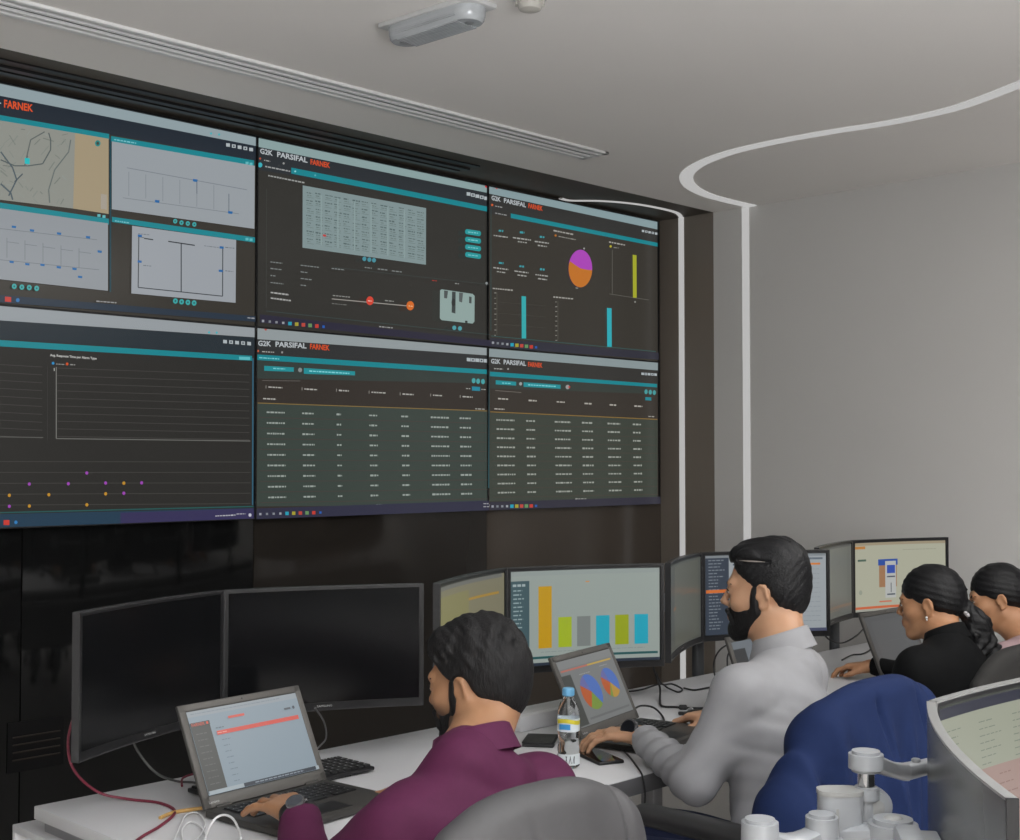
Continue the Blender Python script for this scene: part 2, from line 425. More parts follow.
for sg in (-1, 1):
    b = MB(); b.cyl((sg * (Le / 2 - .045), 0, -.048), (sg * (Le / 2 - .045), 0, -.060), .020, .014, bev=.002); b.build('lamp_end', mat('grey_cap', (.22, .23, .24), rough=.4), em)
p = on_z(530, -5, CEIL); sd = thing('smoke_detector', 'small round white smoke detector beside the emergency light', 'detector', p)
b = MB(); b.lathe([(0, 0), (.046, 0), (.047, -.012), (.042, -.018)]); b.build('base', MATS['white_plastic'], sd)
b = MB(); b.lathe([(.038, -.015), (.038, -.028), (.030, -.042), (.012, -.048), (0, -.048)])
for k in range(12):
    a = k * math.pi / 6; b.box((.038 * math.cos(a), .038 * math.sin(a), -.023), (.008, .004, .014), rot=rotz(a))
b.build('sensor_head', mat('ivory_plastic', (.52, .5, .46), rough=.45), sd)
# small notice on the right wall behind the seated women
p0 = on_x(972, 618, XR)
nt_ = thing('wall_notice', 'small white notice with blue and yellow marks on the right wall', 'notice', (XR - .002, p0.y, p0.z))
b = MB(); b.box((0, 0, 0), (.003, .34, .22)); b.build('sheet', mat('white_paper', (.62, .62, .6), rough=.7), nt_, smooth=False)
b = MB(); b.box((-.0025, .07, .05), (.002, .07, .04)); b.build('blue_mark', mat('blue_print', (.10, .30, .55), rough=.6), nt_, smooth=False)
b = MB(); b.box((-.0025, 0, -.03), (.002, .09, .03)); b.build('yellow_mark', mat('yellow_print', (.55, .47, .06), rough=.6), nt_, smooth=False)

# ------------------------------------------------------------------ video wall: six flat displays
YS = YB - .035                          # front of the displays
M_disp = display_mat('display_picture', .22, .25)
M_bez = mat('display_bezel', (.008, .008, .009), rough=.4)
xr = on_y(658.2, 360, YS).x; x12 = on_y(488.3, 345, YS).x; x01 = on_y(255.3, 330, YS).x
wc = ((xr - x12) + (x12 - x01)) / 2; x0c = x01 - wc
zt = on_y(658.2, 221.6, YS).z; zm = on_y(656.5, 362.5, YS).z; zb = on_y(657.0, 504, YS).z
zt = min(zt, CEIL - .012); zm = (zt + zb) / 2
class Pic:
    """a display's picture: flat coloured shapes in layers on the plane y = YS"""
    def __init__(s, x0, x1, z0, z1): s.mb = MB(); s.r = (x0, x1, z0, z1); s.l = 0
    def pts(s, P, col):
        s.l += 1; y = YS - .00004 * s.l - .0002
        q = []
        for p in P:
            v = on_y(p[0], p[1], YS); q.append((min(max(v.x, s.r[0]), s.r[1]), y, min(max(v.z, s.r[2]), s.r[3])))
        s.mb.add(q, [list(range(len(q)))], 0, lin(col))
    def bg(s, col): x0, x1, z0, z1 = s.r; s.mb.add([(x0, YS, z0), (x1, YS, z0), (x1, YS, z1), (x0, YS, z1)], [[0, 1, 2, 3]], 0, lin(col))
    def quad(s, a, b, c, d, col): s.pts([a, b, c, d], col)
    def bar(s, a, b, t, col, t2=None):   # a strip below the line a-b, t pixels thick
        t2 = t if t2 is None else t2; s.pts([a, b, (b[0], b[1] + t2), (a[0], a[1] + t)], col)
    def line(s, a, b, t, col):
        dx, dy = b[0] - a[0], b[1] - a[1]; L = math.hypot(dx, dy) or 1; nx, ny = -dy / L * t / 2, dx / L * t / 2
        s.pts([(a[0] + nx, a[1] + ny), (b[0] + nx, b[1] + ny), (b[0] - nx, b[1] - ny), (a[0] - nx, a[1] - ny)], col)
    def path(s, P, t, col):
        for a, b in zip(P[:-1], P[1:]): s.line(a, b, t, col)
    def dot(s, c, rx, col, ry=None, a0=0, a1=360, n=16):
        ry = ry or rx * 1.12; k = max(3, int(n * (a1 - a0) / 360)); full = a1 - a0 >= 360
        P = [(c[0] + rx * math.cos(R(a0 + (a1 - a0) * i / k)), c[1] - ry * math.sin(R(a0 + (a1 - a0) * i / k))) for i in range(k if full else k + 1)]
        if not full: P = [c] + P
        s.pts(P, col)
    def text(s, t, a, b, h, col, h2=None):   # baseline from a to b, h pixels high
        h2 = h if h2 is None else h2; v, f = text_tris(t, .028); s.l += 1; y = YS - .00004 * s.l - .0002; q = []
        for u, w_ in v:
            px = a[0] + (b[0] - a[0]) * u; py = a[1] + (b[1] - a[1]) * u - (h + (h2 - h) * u) * w_
            p = on_y(px, py, YS); q.append((p.x, y, p.z))
        s.mb.add(q, f, 0, lin(col))
    def words(s, a, L, col, slope=0., t=1.2, seed=0):   # a run of small unreadable words
        rn = random.Random(seed + int(a[0] * 7 + a[1] * 13)); x = 0
        while x < L:
            k = min(rn.uniform(1.2, 3.6), L - x)
            s.line((a[0] + x, a[1] + slope * x), (a[0] + x + k, a[1] + slope * (x + k)), t * rn.uniform(.8, 1.1), col); x += k + .7
WHT, TEAL, BG, NAVY, GREY, CYAN = (176, 186, 190), (27, 128, 138), (46, 46, 45), (36, 43, 52), (120, 124, 124), (60, 172, 184)
BARW = (141, 156, 161)
def icons(p, a, b, n=5, r=1.9):
    for i in range(n):
        t = i / (n - 1); c = (a[0] + (b[0] - a[0]) * t, a[1] + (b[1] - a[1]) * t)
        p.quad((c[0] - r, c[1] - r), (c[0] + r, c[1] - r * .8), (c[0] + r, c[1] + r), (c[0] - r, c[1] + r * .8), (170, 178, 182))
        if i % 2: p.dot(c, r * .45, (60, 66, 74))
def taskbar(p, xs, y0, y1):
    cs = [(150, 152, 160), (120, 124, 130), (130, 134, 140), (150, 155, 160), (40, 150, 175), (160, 150, 50), (180, 70, 60), (100, 140, 90), (185, 60, 50), (40, 90, 170)]
    for i, c in enumerate(cs):
        t = i / 9; x = xs[0] + (xs[1] - xs[0]) * t; y = y0 + (y1 - y0) * t; r = 1.7 if i in (4, 5, 6, 7, 8) else 1.1
        p.quad((x - r, y - r), (x + r, y - r), (x + r, y + r), (x - r, y + r), c)
def logo(p, a, b, c, d, h=5.4):
    p.text('G2K', a, (a[0] + (b[0] - a[0]) * .27, a[1] + (b[1] - a[1]) * .27), h, (178, 184, 188))
    p.text('PARSIFAL', (a[0] + (b[0] - a[0]) * .36, a[1] + (b[1] - a[1]) * .36), b, h, (178, 184, 188))
    p.text('FARNEK', c, d, h, (206, 76, 40))
def build_panel(col, row, label, p):
    xa = x0c + wc * col; za, zb_ = (zm, zt) if row == 0 else (zb, zm)
    t = thing('video_wall_display', label, 'screen', (xa + wc / 2, YB, za), 0, 'video wall displays')
    p.mb.build('screen', M_disp, t, smooth=False, world=True)
    b = MB(); b.box((xa + wc / 2, (YB + YS + .001) / 2, (za + zb_) / 2), (wc - .0008, YB - YS - .001, zb_ - za - .0008)); b.build('housing', M_bez, t, smooth=False, world=True)
    b = MB(); g = .0035
    for x in (xa + g / 2, xa + wc - g / 2): b.box((x, YS - .004, (za + zb_) / 2), (g, .012, zb_ - za))
    for z in (za + g / 2, zb_ - g / 2): b.box((xa + wc / 2, YS - .004, z), (wc - 2 * g, .012, g))
    b.build('bezel', M_bez, t, smooth=False, world=True)
def panel(col, row):
    xa = x0c + wc * col; za, zb_ = (zm, zt) if row == 0 else (zb, zm); return Pic(xa + .001, xa + wc - .001, za + .001, zb_ - .001)

# top left: map and three floor plans
p = panel(0, 0); p.bg((54, 51, 46))
p.bar((-80, 65), (256, 134), 15, BARW, 12); p.bar((-80, 80), (256, 146), 20, NAVY, 15)
p.text('PARSIFAL', (-44, 95), (1, 104), 6, (178, 184, 188)); p.text('FARNEK', (4, 107.5), (33, 112), 8, (212, 80, 40), 7.4)
icons(p, (228, 145), (251, 149.5)); p.dot((211, 133.5), 1, CYAN); p.dot((219, 134.5), 1, CYAN)
p.bar((-80, 101), (109, 134), 5.6, TEAL); p.bar((111, 136), (254, 160.5), 5.4, TEAL); p.words((114, 139.5), 22, (120, 190, 196), .17)
p.quad((-80, 107), (75, 133), (73, 208.6), (-80, 190), (138, 140, 133)); p.quad((75, 133), (108.5, 138.8), (108.5, 214), (73, 208.6), (158, 144, 118))
def on_map(x, y): return (x, min(max(y, 122.5 + .168 * x), 199 + .12 * x))
for i in range(90):
    rn = random.Random(i); x = rn.uniform(-60, 66); y = 124 + x * .17 + rn.uniform(0, 74); a = rn.choice((-.9, -.75, .2, .7, 1.1)) + rn.uniform(-.2, .2); L = rn.uniform(3, 12); t_ = (x, y)
    g_ = rn.randint(-16, 20); p.line(on_map(x, y), on_map(min(x + L * math.cos(a), 72), y + L * math.sin(a)), rn.uniform(.5, 1.1), (122 + g_, 127 + g_, 121 + g_))
p.path([(0, 160), (14, 166), (28, 166), (42, 164), (50, 150), (50, 140), (48, 133)], 1.2, (84, 92, 92)); p.path([(27, 156), (24, 166), (30, 140), (44, 132)], 1.2, (92, 98, 96))
p.path([(0, 152), (12, 168), (16, 180), (8, 196)], 1.4, (78, 90, 96)); p.path([(70, 140), (68, 152), (54, 170), (48, 190), (49, 203)], 1.1, (96, 104, 102))
p.path([(0, 184), (10, 193), (12, 200)], 1.6, (80, 92, 98));  p.path([(14, 182), (22, 174)], 1.2, (70, 80, 88))
p.quad((24, 158), (29, 158.6), (29, 164.6), (24, 164), (40, 180, 184)); p.dot((97, 143.6), 2.8, (40, 130, 130)); p.dot((97, 143.6), 1.4, (70, 70, 60))
p.quad((100, 194), (106, 195), (106, 210), (100, 209), (160, 152, 140)); p.line((109.6, 138), (109.6, 292), 1.6, (28, 66, 78))
p.quad((111, 141.6), (254, 166), (253.6, 229), (111, 209.4), (147, 153, 158))
for i in range(6): p.line((128 + 17 * i, 172 + 2.7 * i), (128 + 17 * i, 196 + 2.7 * i), .6, (122, 128, 134))
p.line((126, 168), (246, 190), .7, (116, 122, 130)); p.line((122, 198), (238, 214), .6, (118, 124, 130)); p.line((196, 182), (196, 194), .7, (80, 90, 104)); p.line((228, 194), (228, 212), .7, (90, 100, 110))
for x, y in ((194.3, 180.6), (156.3, 201.5), (229.4, 212.6)): p.quad((x - 2.2, y - 1.4), (x + 2.4, y - .8), (x + 2, y + 1.6), (x - 2.2, y + 1), (30, 98, 160))
for x, y in ((174.3, 221.4), (180.6, 222.9), (186.9, 223.7), (193.4, 224.6)): p.dot((x, y), 2.1, (60, 158, 160)); p.dot((x, y), .8, (46, 90, 90))
p.bar((-80, 191), (108, 219), 6, TEAL); p.bar((111, 217), (254, 237.6), 5.2, TEAL); p.words((114, 221), 14, (120, 190, 196), .15)
for x, y in ((98, 215.5), (103, 216.5), (246, 239), (250, 239.6), (246, 163), (250, 164)): p.quad((x - 1.5, y - 1), (x + 1.5, y - 1), (x + 1.5, y + 1.6), (x - 1.5, y + 1.6), (96, 178, 184))
p.quad((-80, 197.5), (107, 223.6), (107, 291), (-80, 271), (140, 145, 150))
for i in range(5): p.line((6 + 18 * i, 238 + 2.6 * i), (6 + 18 * i, 258 + 2.4 * i), .7, (116, 122, 128)); p.line((6 + 18 * i, 242 + 2.5 * i), (18 + 18 * i, 243.6 + 2.5 * i), .6, (112, 118, 126))
p.line((-60, 222), (96, 240), .6, (112, 118, 124)); p.line((-60, 254), (98, 270), .6, (110, 116, 124))
for x, y in ((12.9, 227), (31, 230.6), (58, 233.7), (87, 237.4), (98.6, 251.7), (10.6, 262), (26.3, 264.3), (41.4, 265), (57.7, 267.4), (73.4, 269), (79, 277)): p.quad((x - 2.2, y - 1.2), (x + 2.2, y - .7), (x + 2, y + 1.5), (x - 2, y + 1), (34, 100, 158))
p.quad((131, 226), (235, 240.2), (234.4, 303), (130.2, 293.6), (150, 155, 161))
p.path([(137.7, 237), (137, 287.6), (221.4, 296.4), (221.6, 247), ], .9, (52, 56, 60)); p.line((180, 243), (180, 292), 1, (48, 52, 58)); p.line((167, 241.6), (193.6, 245.6), 1.1, (44, 48, 52)); p.line((143, 238.6), (152, 240), 1.1, (50, 54, 58)); p.line((137.7, 237), (143, 238), .7, (90, 95, 100))
p.words((203, 246), 18, (110, 116, 122), .13, .8); p.words((137, 234), 11, (110, 116, 122), .1, .8); p.words((224, 247.6), 9, (100, 106, 112), .1, .8); p.words((224, 271), 8, (100, 106, 112), .1, .8); p.words((142, 265.6), 8, (100, 106, 112), .1, .8)
for x, y in ((138.6, 236), (138.3, 261.7), (220.3, 247.7), (219.4, 271)): p.quad((x - 2, y - 1.2), (x + 2, y - .8), (x + 2, y + 1.4), (x - 2, y + 1), (30, 96, 158))
for x, y in ((13, 286.6), (20.6, 287.4), (28, 287.8), (35.4, 288.6), (174, 301.2), (180.2, 302), (186.5, 302.6), (192.7, 303.2)): p.dot((x, y), 2.4, (58, 160, 160)); p.dot((x, y), .9, (40, 90, 92))
p.bar((-80, 288.6), (254, 316.4), 8, (40, 52, 66), 5.6); p.words((95, 301.4), 20, (150, 150, 150), .08)
p.quad((3.6, 296.8), (9.8, 297.4), (9.8, 302.4), (3.6, 301.8), (186, 62, 54)); p.dot((16.4, 300.4), 1.8, (44, 110, 170)); p.words((246, 318), 7, (150, 152, 158), .08)
build_panel(0, 0, 'top left display of the video wall, showing a map and white floor plans', p)

# bottom left: empty charts with dotted points
p = panel(0, 1); p.bg((44, 43, 41))
p.bar((-80, 299), (256, 323.4), 16, (146, 152, 156), 14); p.bar((-80, 315), (256, 337.6), 19, (40, 48, 54), 18)
p.bar((-80, 335), (252, 355.8), 6.8, TEAL, 5); icons(p, (225, 341.6), (249, 343.6)); p.dot((209, 332.4), 1, CYAN); p.dot((216.6, 332.6), 1, CYAN); p.quad((239, 356.6), (250, 357), (250, 360), (239, 359.6), (90, 180, 186))
p.text('Avg. Response Time per Alarm Type', (50, 357), (96.5, 360.4), 3.2, (188, 188, 184))
p.dot((53, 363.2), 1.3, (40, 140, 200)); p.words((56, 364), 9, (140, 140, 136), .06, 1); p.dot((67, 364), 1.3, (200, 80, 40)); p.words((70, 364.6), 5, (140, 140, 136), .06, 1)
for i in range(10): p.line((57, 368 + 7.6 * i), (249, 375 + 7.2 * i), .6, (66, 65, 62)); p.line((-60, 361 + 8 * i), (42, 367 + 7.9 * i), .6, (66, 65, 62))
p.line((56, 367), (56, 438.6), .9, (116, 116, 112)); p.line((56, 438.6), (250, 441), .9, (104, 104, 100)); p.line((54, 368), (54, 371), 1, (160, 160, 156)); p.line((47, 366), (47, 440), .5, (60, 60, 58)); p.line((-60, 436), (43, 437.5), .8, (92, 92, 88))
for i in range(5): p.line((-60, 461.4 + 11 * i), (250, 462 + 10.4 * i), .6, (66, 66, 62))
for x, y in ((86.5, 473), (29, 484), (68, 483.7), (105.3, 483), (141.3, 482.8), (123.5, 493.2), (9, 506.3)): p.dot((x, y), 1.5, (150, 70, 170))
for x, y in ((9, 495.3), (48.5, 494.7), (105.3, 493.8), (123.5, 483.1), (29, 506), (86.5, 504.8)): p.dot((x, y), 1.5, (184, 136, 44))
p.line((252.6, 358), (252.2, 505), 1.4, (50, 92, 112)); p.bar((-80, 514), (254, 505.8), 1.2, (38, 86, 84)); p.bar((-80, 516), (254, 508), 14, (38, 60, 78), 12)
p.quad((120, 512.6), (254, 508.4), (254, 520), (120, 524), (54, 50, 84))
p.quad((3.2, 520), (9, 520), (9, 525), (3.2, 525), (190, 60, 52)); p.dot((15.5, 522.3), 1.6, (50, 120, 180)); p.words((215, 516), 20, (180, 180, 186), -.05, 1.2); p.words((236, 514), 9, (170, 170, 176), -.03, 1); p.dot((249.5, 515), 1.5, (190, 190, 200))
build_panel(0, 1, 'bottom left display of the video wall, showing empty line charts and coloured dots', p)

# top middle: door plan, timeline, camera thumbnail
p = panel(1, 0); p.bg((50, 49, 46))
p.bar((256, 134), (490, 184.4), 12.4, (136, 158, 158), 9); p.bar((256, 146.4), (490, 193.4), 23, (44, 48, 52), 15)
logo(p, (260, 153.5), (307.5, 163), (310.5, 164.4), (330, 168.2)); p.quad((485, 183.5), (489, 184.4), (489, 188.4), (485, 187.4), (190, 50, 52)); p.dot((266.5, 138.4), 1.3, (176, 80, 74))
icons(p, (468.5, 194), (486, 198.4)); p.words((264, 160.2), 6, (160, 160, 158), .2, 1); p.dot((283.5, 163.4), 1, (150, 150, 150)); p.dot((260, 165), 2.2, (60, 172, 184)); p.words((265, 166.4), 25, (150, 152, 152), .2, 1.4); p.dot((260, 158.6), 1, (170, 80, 60))
p.bar((291, 167.6), (488, 206.8), 6, TEAL, 5); p.dot((295, 171.5), .9, (140, 210, 214)); p.dot((315, 175.4), .9, (90, 170, 176))
p.words((268, 175.6), 36, (150, 152, 150), .2, 1.5)
p.quad((302.4, 185.4), (425.8, 208.2), (425.6, 264.8), (302.2, 247.7), (126, 143, 144))
for i in range(13):
    for j in range(7):
        rn = random.Random(i * 31 + j); x = 306 + i * 9 + rn.uniform(-.4, .4); y = 191.5 + .183 * (x - 302) + j * 7.7 * (1 - (x - 302) * .0006) + rn.uniform(-.6, .6)
        p.words((x, y), rn.uniform(4, 7.8), (84, 100, 100), .18, rn.uniform(.8, 1.5), i); p.words((x + .6, y + 2.6), rn.uniform(3, 7), (98, 114, 112), .18, .9, i + 7); p.line((x, y + 4.4), (x + 7, y + 5.6), .5, (104, 120, 120))
for i in range(6): p.line((318 + 16.6 * i, 196 + 3 * i), (318 + 16.6 * i, 246 + 2.6 * i), 1.5, (134, 152, 152))
p.quad((319.6, 235), (322.8, 235.5), (322.8, 237.4), (319.6, 237), (190, 60, 60))
for x, y in ((361, 259.4), (366, 260.2), (370.6, 260.8)): p.dot((x, y), 2, (70, 138, 152))
for x in (0, 1, 2, 3):
    c = (469.6, 233.2 + 7.6 * x); P = []
    for a in range(16):
        th = 2 * math.pi * a / 16; P.append((c[0] + (6 if math.cos(th) > 0 else -6) + 2 * math.cos(th), c[1] + (.9 if math.cos(th) > 0 else -.9) + 2.6 * math.sin(th)))
    p.pts(P, (38, 146, 150)); p.words((464.5, c[1] - .6), 10, (130, 200, 202), .12, 1)
for a, L in (((267, 262.5), 12), ((267, 269), 11), ((267, 276), 5), ((267, 283), 13), ((297, 265.8), 19), ((297, 272.4), 7), ((297, 279), 11), ((297, 285.6), 6), ((328, 269), 13), ((361, 268), 7), ((374, 269.5), 10), ((388, 271.4), 10)): p.words(a, L, (124, 128, 128), .12, 1.1)
p.words((267, 293), 18, (168, 168, 166), .13, 1.6); p.words((267, 298.6), 20, (168, 168, 166), .13, 1.6)
p.line((328, 299.4), (406, 306.6), .9, (150, 146, 140)); p.words((329, 296), 17, (140, 140, 136), .1, 1); p.words((381, 301), 9, (140, 140, 136), .1, 1); p.words((328, 304), 15, (112, 112, 108), .1, .9)
p.dot((366, 301.3), 3.6, (206, 68, 52), 4.4); p.dot((406.3, 306.2), 3.8, (206, 104, 40), 4.6); p.words((364, 301.3), 4, (230, 190, 180), .1, .9); p.words((404.6, 306.4), 4, (230, 200, 160), .1, .9)
p.words((428, 281), 5, (170, 60, 50), .1, 1); p.words((451, 284), 4, (150, 150, 150), .1, .9); p.dot((482.6, 284), 1.3, (140, 146, 146)); p.line((330, 268), (486, 285), .5, (58, 66, 66))
p.pts([(436, 291), (437.6, 289.8), (468.6, 294.4), (470.6, 296.4), (470.4, 322), (468.6, 324), (437.6, 320.6), (435.8, 318.6)], (140, 160, 156))
p.quad((448, 292), (451.6, 292.4), (451.4, 314), (447.6, 313), (62, 68, 68)); p.quad((440, 291), (444, 291.5), (443, 299), (440, 298.6), (78, 84, 84)); p.dot((449.4, 303), 2, (50, 52, 52), 4); p.quad((455, 293), (459, 293.5), (458, 303), (455, 302), (86, 92, 92)); p.quad((465, 297), (467.5, 297.4), (467.4, 304), (465, 303.6), (70, 76, 76)); p.quad((461, 321), (463.4, 321.3), (463.4, 323.4), (461, 323), (40, 42, 42))
p.dot((450.2, 328.2), 2, (76, 150, 160)); p.dot((455.8, 328.8), 2, (76, 150, 160))
p.line((487.6, 207), (487.4, 331), 1.5, (40, 92, 98)); p.line((262, 311.5), (486, 335), .6, (56, 72, 72)); p.words((375, 327), 14, (150, 150, 150), .1, 1.1); p.line((262.6, 190), (262.2, 308), .5, (64, 66, 64))
p.bar((256, 315), (490, 341), 8, (44, 42, 58), 6); taskbar(p, (259, 319.3), 321.6, 327)
taskbar(p, (259, 319.5), 321.4, 327.4)
build_panel(1, 0, 'top middle display of the video wall, showing a pale floor plan above a timeline', p)

# bottom middle and bottom right: lists
p = panel(1, 1); p.bg((52, 47, 43))
p.bar((256, 326.4), (490, 345.6), 12.6, (142, 150, 152), 10); p.bar((256, 339), (490, 355.8), 16, (48, 49, 50), 13)
logo(p, (258, 345.8), (306.5, 348.6), (310, 349), (329.5, 350.6)); p.words((262, 351.6), 12, (160, 160, 156), .06, 1.1); p.dot((282, 352.4), 1, (140, 140, 140)); icons(p, (468.6, 359.6), (485.6, 360.8)); p.dot((265.6, 329.2), 1.3, (176, 80, 74)); p.dot((258, 351), 1, (190, 90, 60))
p.bar((256.6, 354.4), (487, 369.6), 5.6, TEAL, 4.6); p.words((259, 357.6), 20, (120, 196, 200), .07, 1.2)
p.bar((256.6, 360.4), (487, 374.4), 18, (52, 60, 57), 9)
p.quad((264, 365.8), (293.6, 367.4), (293.6, 371.8), (264, 370.8), (36, 138, 146)); p.words((273, 368.4), 12, (120, 200, 204), .05, 1); p.quad((303.6, 368), (354.8, 371.4), (354.8, 375.4), (303.6, 373.8), (36, 138, 146)); p.words((309, 371), 40, (130, 206, 210), .06, 1.2); p.dot((299.8, 370), 2, (130, 136, 136)); p.line((262, 380.5), (300, 381), .6, (96, 92, 88))
for x, y in ((473.3, 380.7), (477.8, 381.2), (482.6, 381.6)): p.dot((x, y), 1.9, (70, 156, 160), 2.6)
p.quad((471.6, 386.4), (479.8, 387), (479.8, 391), (471.6, 390.6), (34, 128, 150)); p.words((465.6, 388.5), 5, (150, 150, 146), .05, 1); p.words((481, 389.4), 5, (150, 150, 146), .05, 1)
for x, y, L in ((268, 387, 14), (304, 389, 13), (338.4, 390.4, 10), (371, 392.2, 14), (402, 394, 11), (432.5, 395.2, 9), (462, 396.6, 10)): p.words((x, y), L, (168, 166, 160), .06, 1.4); p.line((x - 2.4, y - 1.6), (x - 2.4, y + 1.4), .6, (140, 136, 130))
p.words((262.5, 398.6), 13, (168, 166, 160), .05, 1.4); p.words((474.6, 408.8), 10, (150, 150, 144), .05, 1.1)
p.quad((256.6, 403.6), (487.4, 411.6), (487.2, 505), (256, 506.4), (57, 66, 61)); p.line((257, 403), (487, 411), .9, (124, 104, 62))
for r_ in range(9):
    yl_, yr_ = 412.2 + 10.65 * r_, 418.2 + 9.45 * r_
    for ci, (x, L) in enumerate(((266, 18), (301.4, 12), (335.8, 4.4), (368.4, 8), (400.4, 7.4), (430, 18), (458.8, 11))):
        t = (x - 266) / 193; p.words((x, yl_ + (yr_ - yl_) * t), L, (150, 158, 152), (yr_ - yl_) / 193, 1.7, r_ * 9 + ci)
    p.line((258, yl_ + 5.2), (486, yr_ + 5), .7, (70, 62, 58))
p.line((487.4, 370), (486.6, 488), 1.4, (44, 84, 92)); p.words((374, 504.6), 14, (140, 144, 142), 0, 1.1)
p.bar((254, 508.5), (489, 500.4), 12, (48, 48, 66), 10); taskbar(p, (258, 318), 514, 512.4)
p.words((481, 503.6), 5, (160, 160, 164), 0, 1); p.words((481, 506.6), 6, (160, 160, 164), 0, 1)
build_panel(1, 1, 'bottom middle display of the video wall, showing a seven column list', p)

p = panel(2, 0); p.bg((55, 52, 47))
p.bar((489, 184.4), (660, 221.6), 9.2, (132, 152, 156), 8.4); p.bar((489, 193.6), (660, 230), 20, (50, 50, 49), 13)
logo(p, (491.4, 200), (526, 207.6), (528.4, 208), (542.6, 211), 4.8); icons(p, (643, 231), (656, 233.6), 5, 1.2); p.words((495, 206), 7, (150, 150, 150), .2, 1); p.words((495, 213), 12, (150, 150, 150), .2, 1); p.dot((492, 205), 1.1, (200, 90, 50)); p.dot((496.5, 188), 1.1, (180, 70, 70))
p.bar((510.6, 213.4), (658, 243), 4.6, TEAL, 3.8)
for x, y, yy, L in ((500.5, 230.6, 235.4, 14), (521.6, 232.2, 237.6, 18), (541.5, 236.8, 241.4, 14), (500.5, 262.8, 267.6, 15), (521, 266.2, 271, 14), (541.5, 269.2, 274.6, 13)):
    p.words((x - 2, y), 4.6, (60, 150, 160), .12, 2); p.words((x - L / 2, yy), L, (160, 160, 156), .14, 1.3)
    if L != 14 or y > 236: p.words((x - 4, yy + 4), 9, (160, 160, 156), .14, 1.2)
p.words((553, 230.6), 20, (158, 156, 150), .2, 1.4); p.dot((555, 235.6), 1, (180, 110, 40)); p.words((558, 236.4), 17, (140, 138, 132), .2, 1)
pc = (579.8, 268.6); p.dot(pc, 11.8, (166, 68, 178), 18.8, n=40); P = [(569.4, 261.2), (574, 264.6), (579.8, 268.4), (586, 269.7), (591.5, 270.2)]
P += [(pc[0] + 11.8 * math.cos(a), pc[1] + 18.8 * math.sin(a)) for a in [R(5 + i * 10) for i in range(20)]]; p.pts(P, (186, 110, 40)); p.dot((583.5, 248.6), .9, (150, 150, 150)); p.words((575, 288), 3, (150, 150, 146), .1, .9)
p.words((608.4, 242), 16, (158, 156, 150), .2, 1.3); p.dot((610, 246.5), 1.1, (180, 170, 50)); p.words((613, 247.6), 5, (130, 130, 124), .1, .9); p.line((611.6, 250), (611.6, 294), .6, (92, 90, 84)); p.line((608.6, 294), (648, 300), .6, (92, 90, 84))
p.quad((632, 254.8), (635.8, 255.4), (636, 298), (632.3, 297.6), (160, 164, 46)); p.dot((634.4, 302), .8, (140, 140, 134))
p.words((492, 288.4), 20, (158, 156, 150), .1, 1.4); p.words((552.6, 297), 20, (158, 156, 150), .1, 1.4)
for i in range(9): p.words((493.5, 293 + 5.3 * i), 2, (130, 128, 122), 0, .9); p.words((554.4, 302 + 4.8 * i), 2, (130, 128, 122), 0, .9)
p.line((496, 292), (496, 335), .5, (86, 84, 78)); p.line((557, 301), (557, 340), .5, (86, 84, 78))
for i in range(3): p.line((496, 302 + 11 * i), (545, 306 + 11 * i), .5, (66, 63, 58))
p.quad((520.6, 296.2), (525, 296.6), (525.2, 338.6), (520.8, 338.4), (52, 164, 168)); p.quad((606, 308), (610.6, 308.4), (610.8, 347.6), (606.3, 347.4), (46, 166, 178))
p.line((490, 336), (655, 351.6), .7, (52, 84, 84)); p.words((575, 346.4), 11, (150, 150, 148), .1, 1.1); p.bar((489, 338), (660, 353), 10, (48, 48, 58), 7); taskbar(p, (492, 535), 342.8, 347.4); p.words((483.6, 341), 4, (160, 160, 164), .1, 1)
build_panel(2, 0, 'top right display of the video wall, showing a purple and orange pie chart', p)

p = panel(2, 1); p.bg((56, 51, 46))
p.bar((489, 348.6), (660, 362.6), 8, (134, 146, 148), 8); p.bar((489, 356.6), (660, 370.6), 15, (52, 51, 49), 13)
logo(p, (491, 363.4), (526, 366), (528, 366.6), (542.4, 367.8), 4.8); p.words((494, 368.6), 9, (160, 160, 156), .06, 1); p.dot((508, 369), .9, (150, 150, 150)); icons(p, (642.6, 373.8), (655.4, 374.6), 5, 1.3)
p.bar((489.8, 371.6), (657, 384), 4.6, TEAL, 3.4); p.bar((489.8, 376.4), (657, 388), 12, (54, 60, 56), 6)
p.quad((495.6, 380.2), (516, 381.8), (516, 385.6), (495.6, 384.4), (36, 138, 146)); p.words((502, 383), 9, (120, 200, 204), .05, 1); p.quad((523.4, 382.2), (560.4, 384.8), (560.4, 388.8), (523.4, 386.8), (36, 138, 146)); p.words((528, 384.8), 28, (130, 206, 210), .06, 1.1); p.dot((520.4, 383.8), 1.5, (150, 156, 156)); p.dot((567.4, 387), 2, (150, 150, 150)); p.dot((569, 387), 1, (190, 70, 60)); p.line((495, 390.5), (521, 392.5), .6, (110, 104, 98))
for x, y in ((645.8, 391.8), (650, 392.2), (654, 392.6)): p.dot((x, y), 1.6, (70, 150, 152), 2.4)
p.quad((645, 397), (651, 397.4), (651, 400.6), (645, 400.2), (34, 128, 140))
for x, y, L in ((497.8, 398.6, 10), (528.3, 400.4, 8), (556.4, 401.8, 8), (584.2, 403.4, 7), (609.3, 404.8, 6.5), (634, 406, 8)): p.words((x, y), L, (170, 166, 158), .06, 1.4)
p.words((494, 408.8), 10, (170, 166, 158), .05, 1.3); p.words((648, 416.4), 6, (150, 146, 138), .05, 1)
p.quad((489.8, 412.6), (657.4, 420), (657, 498), (489, 501.6), (60, 65, 58)); p.line((489.8, 411.8), (657, 419.4), .9, (130, 104, 56))
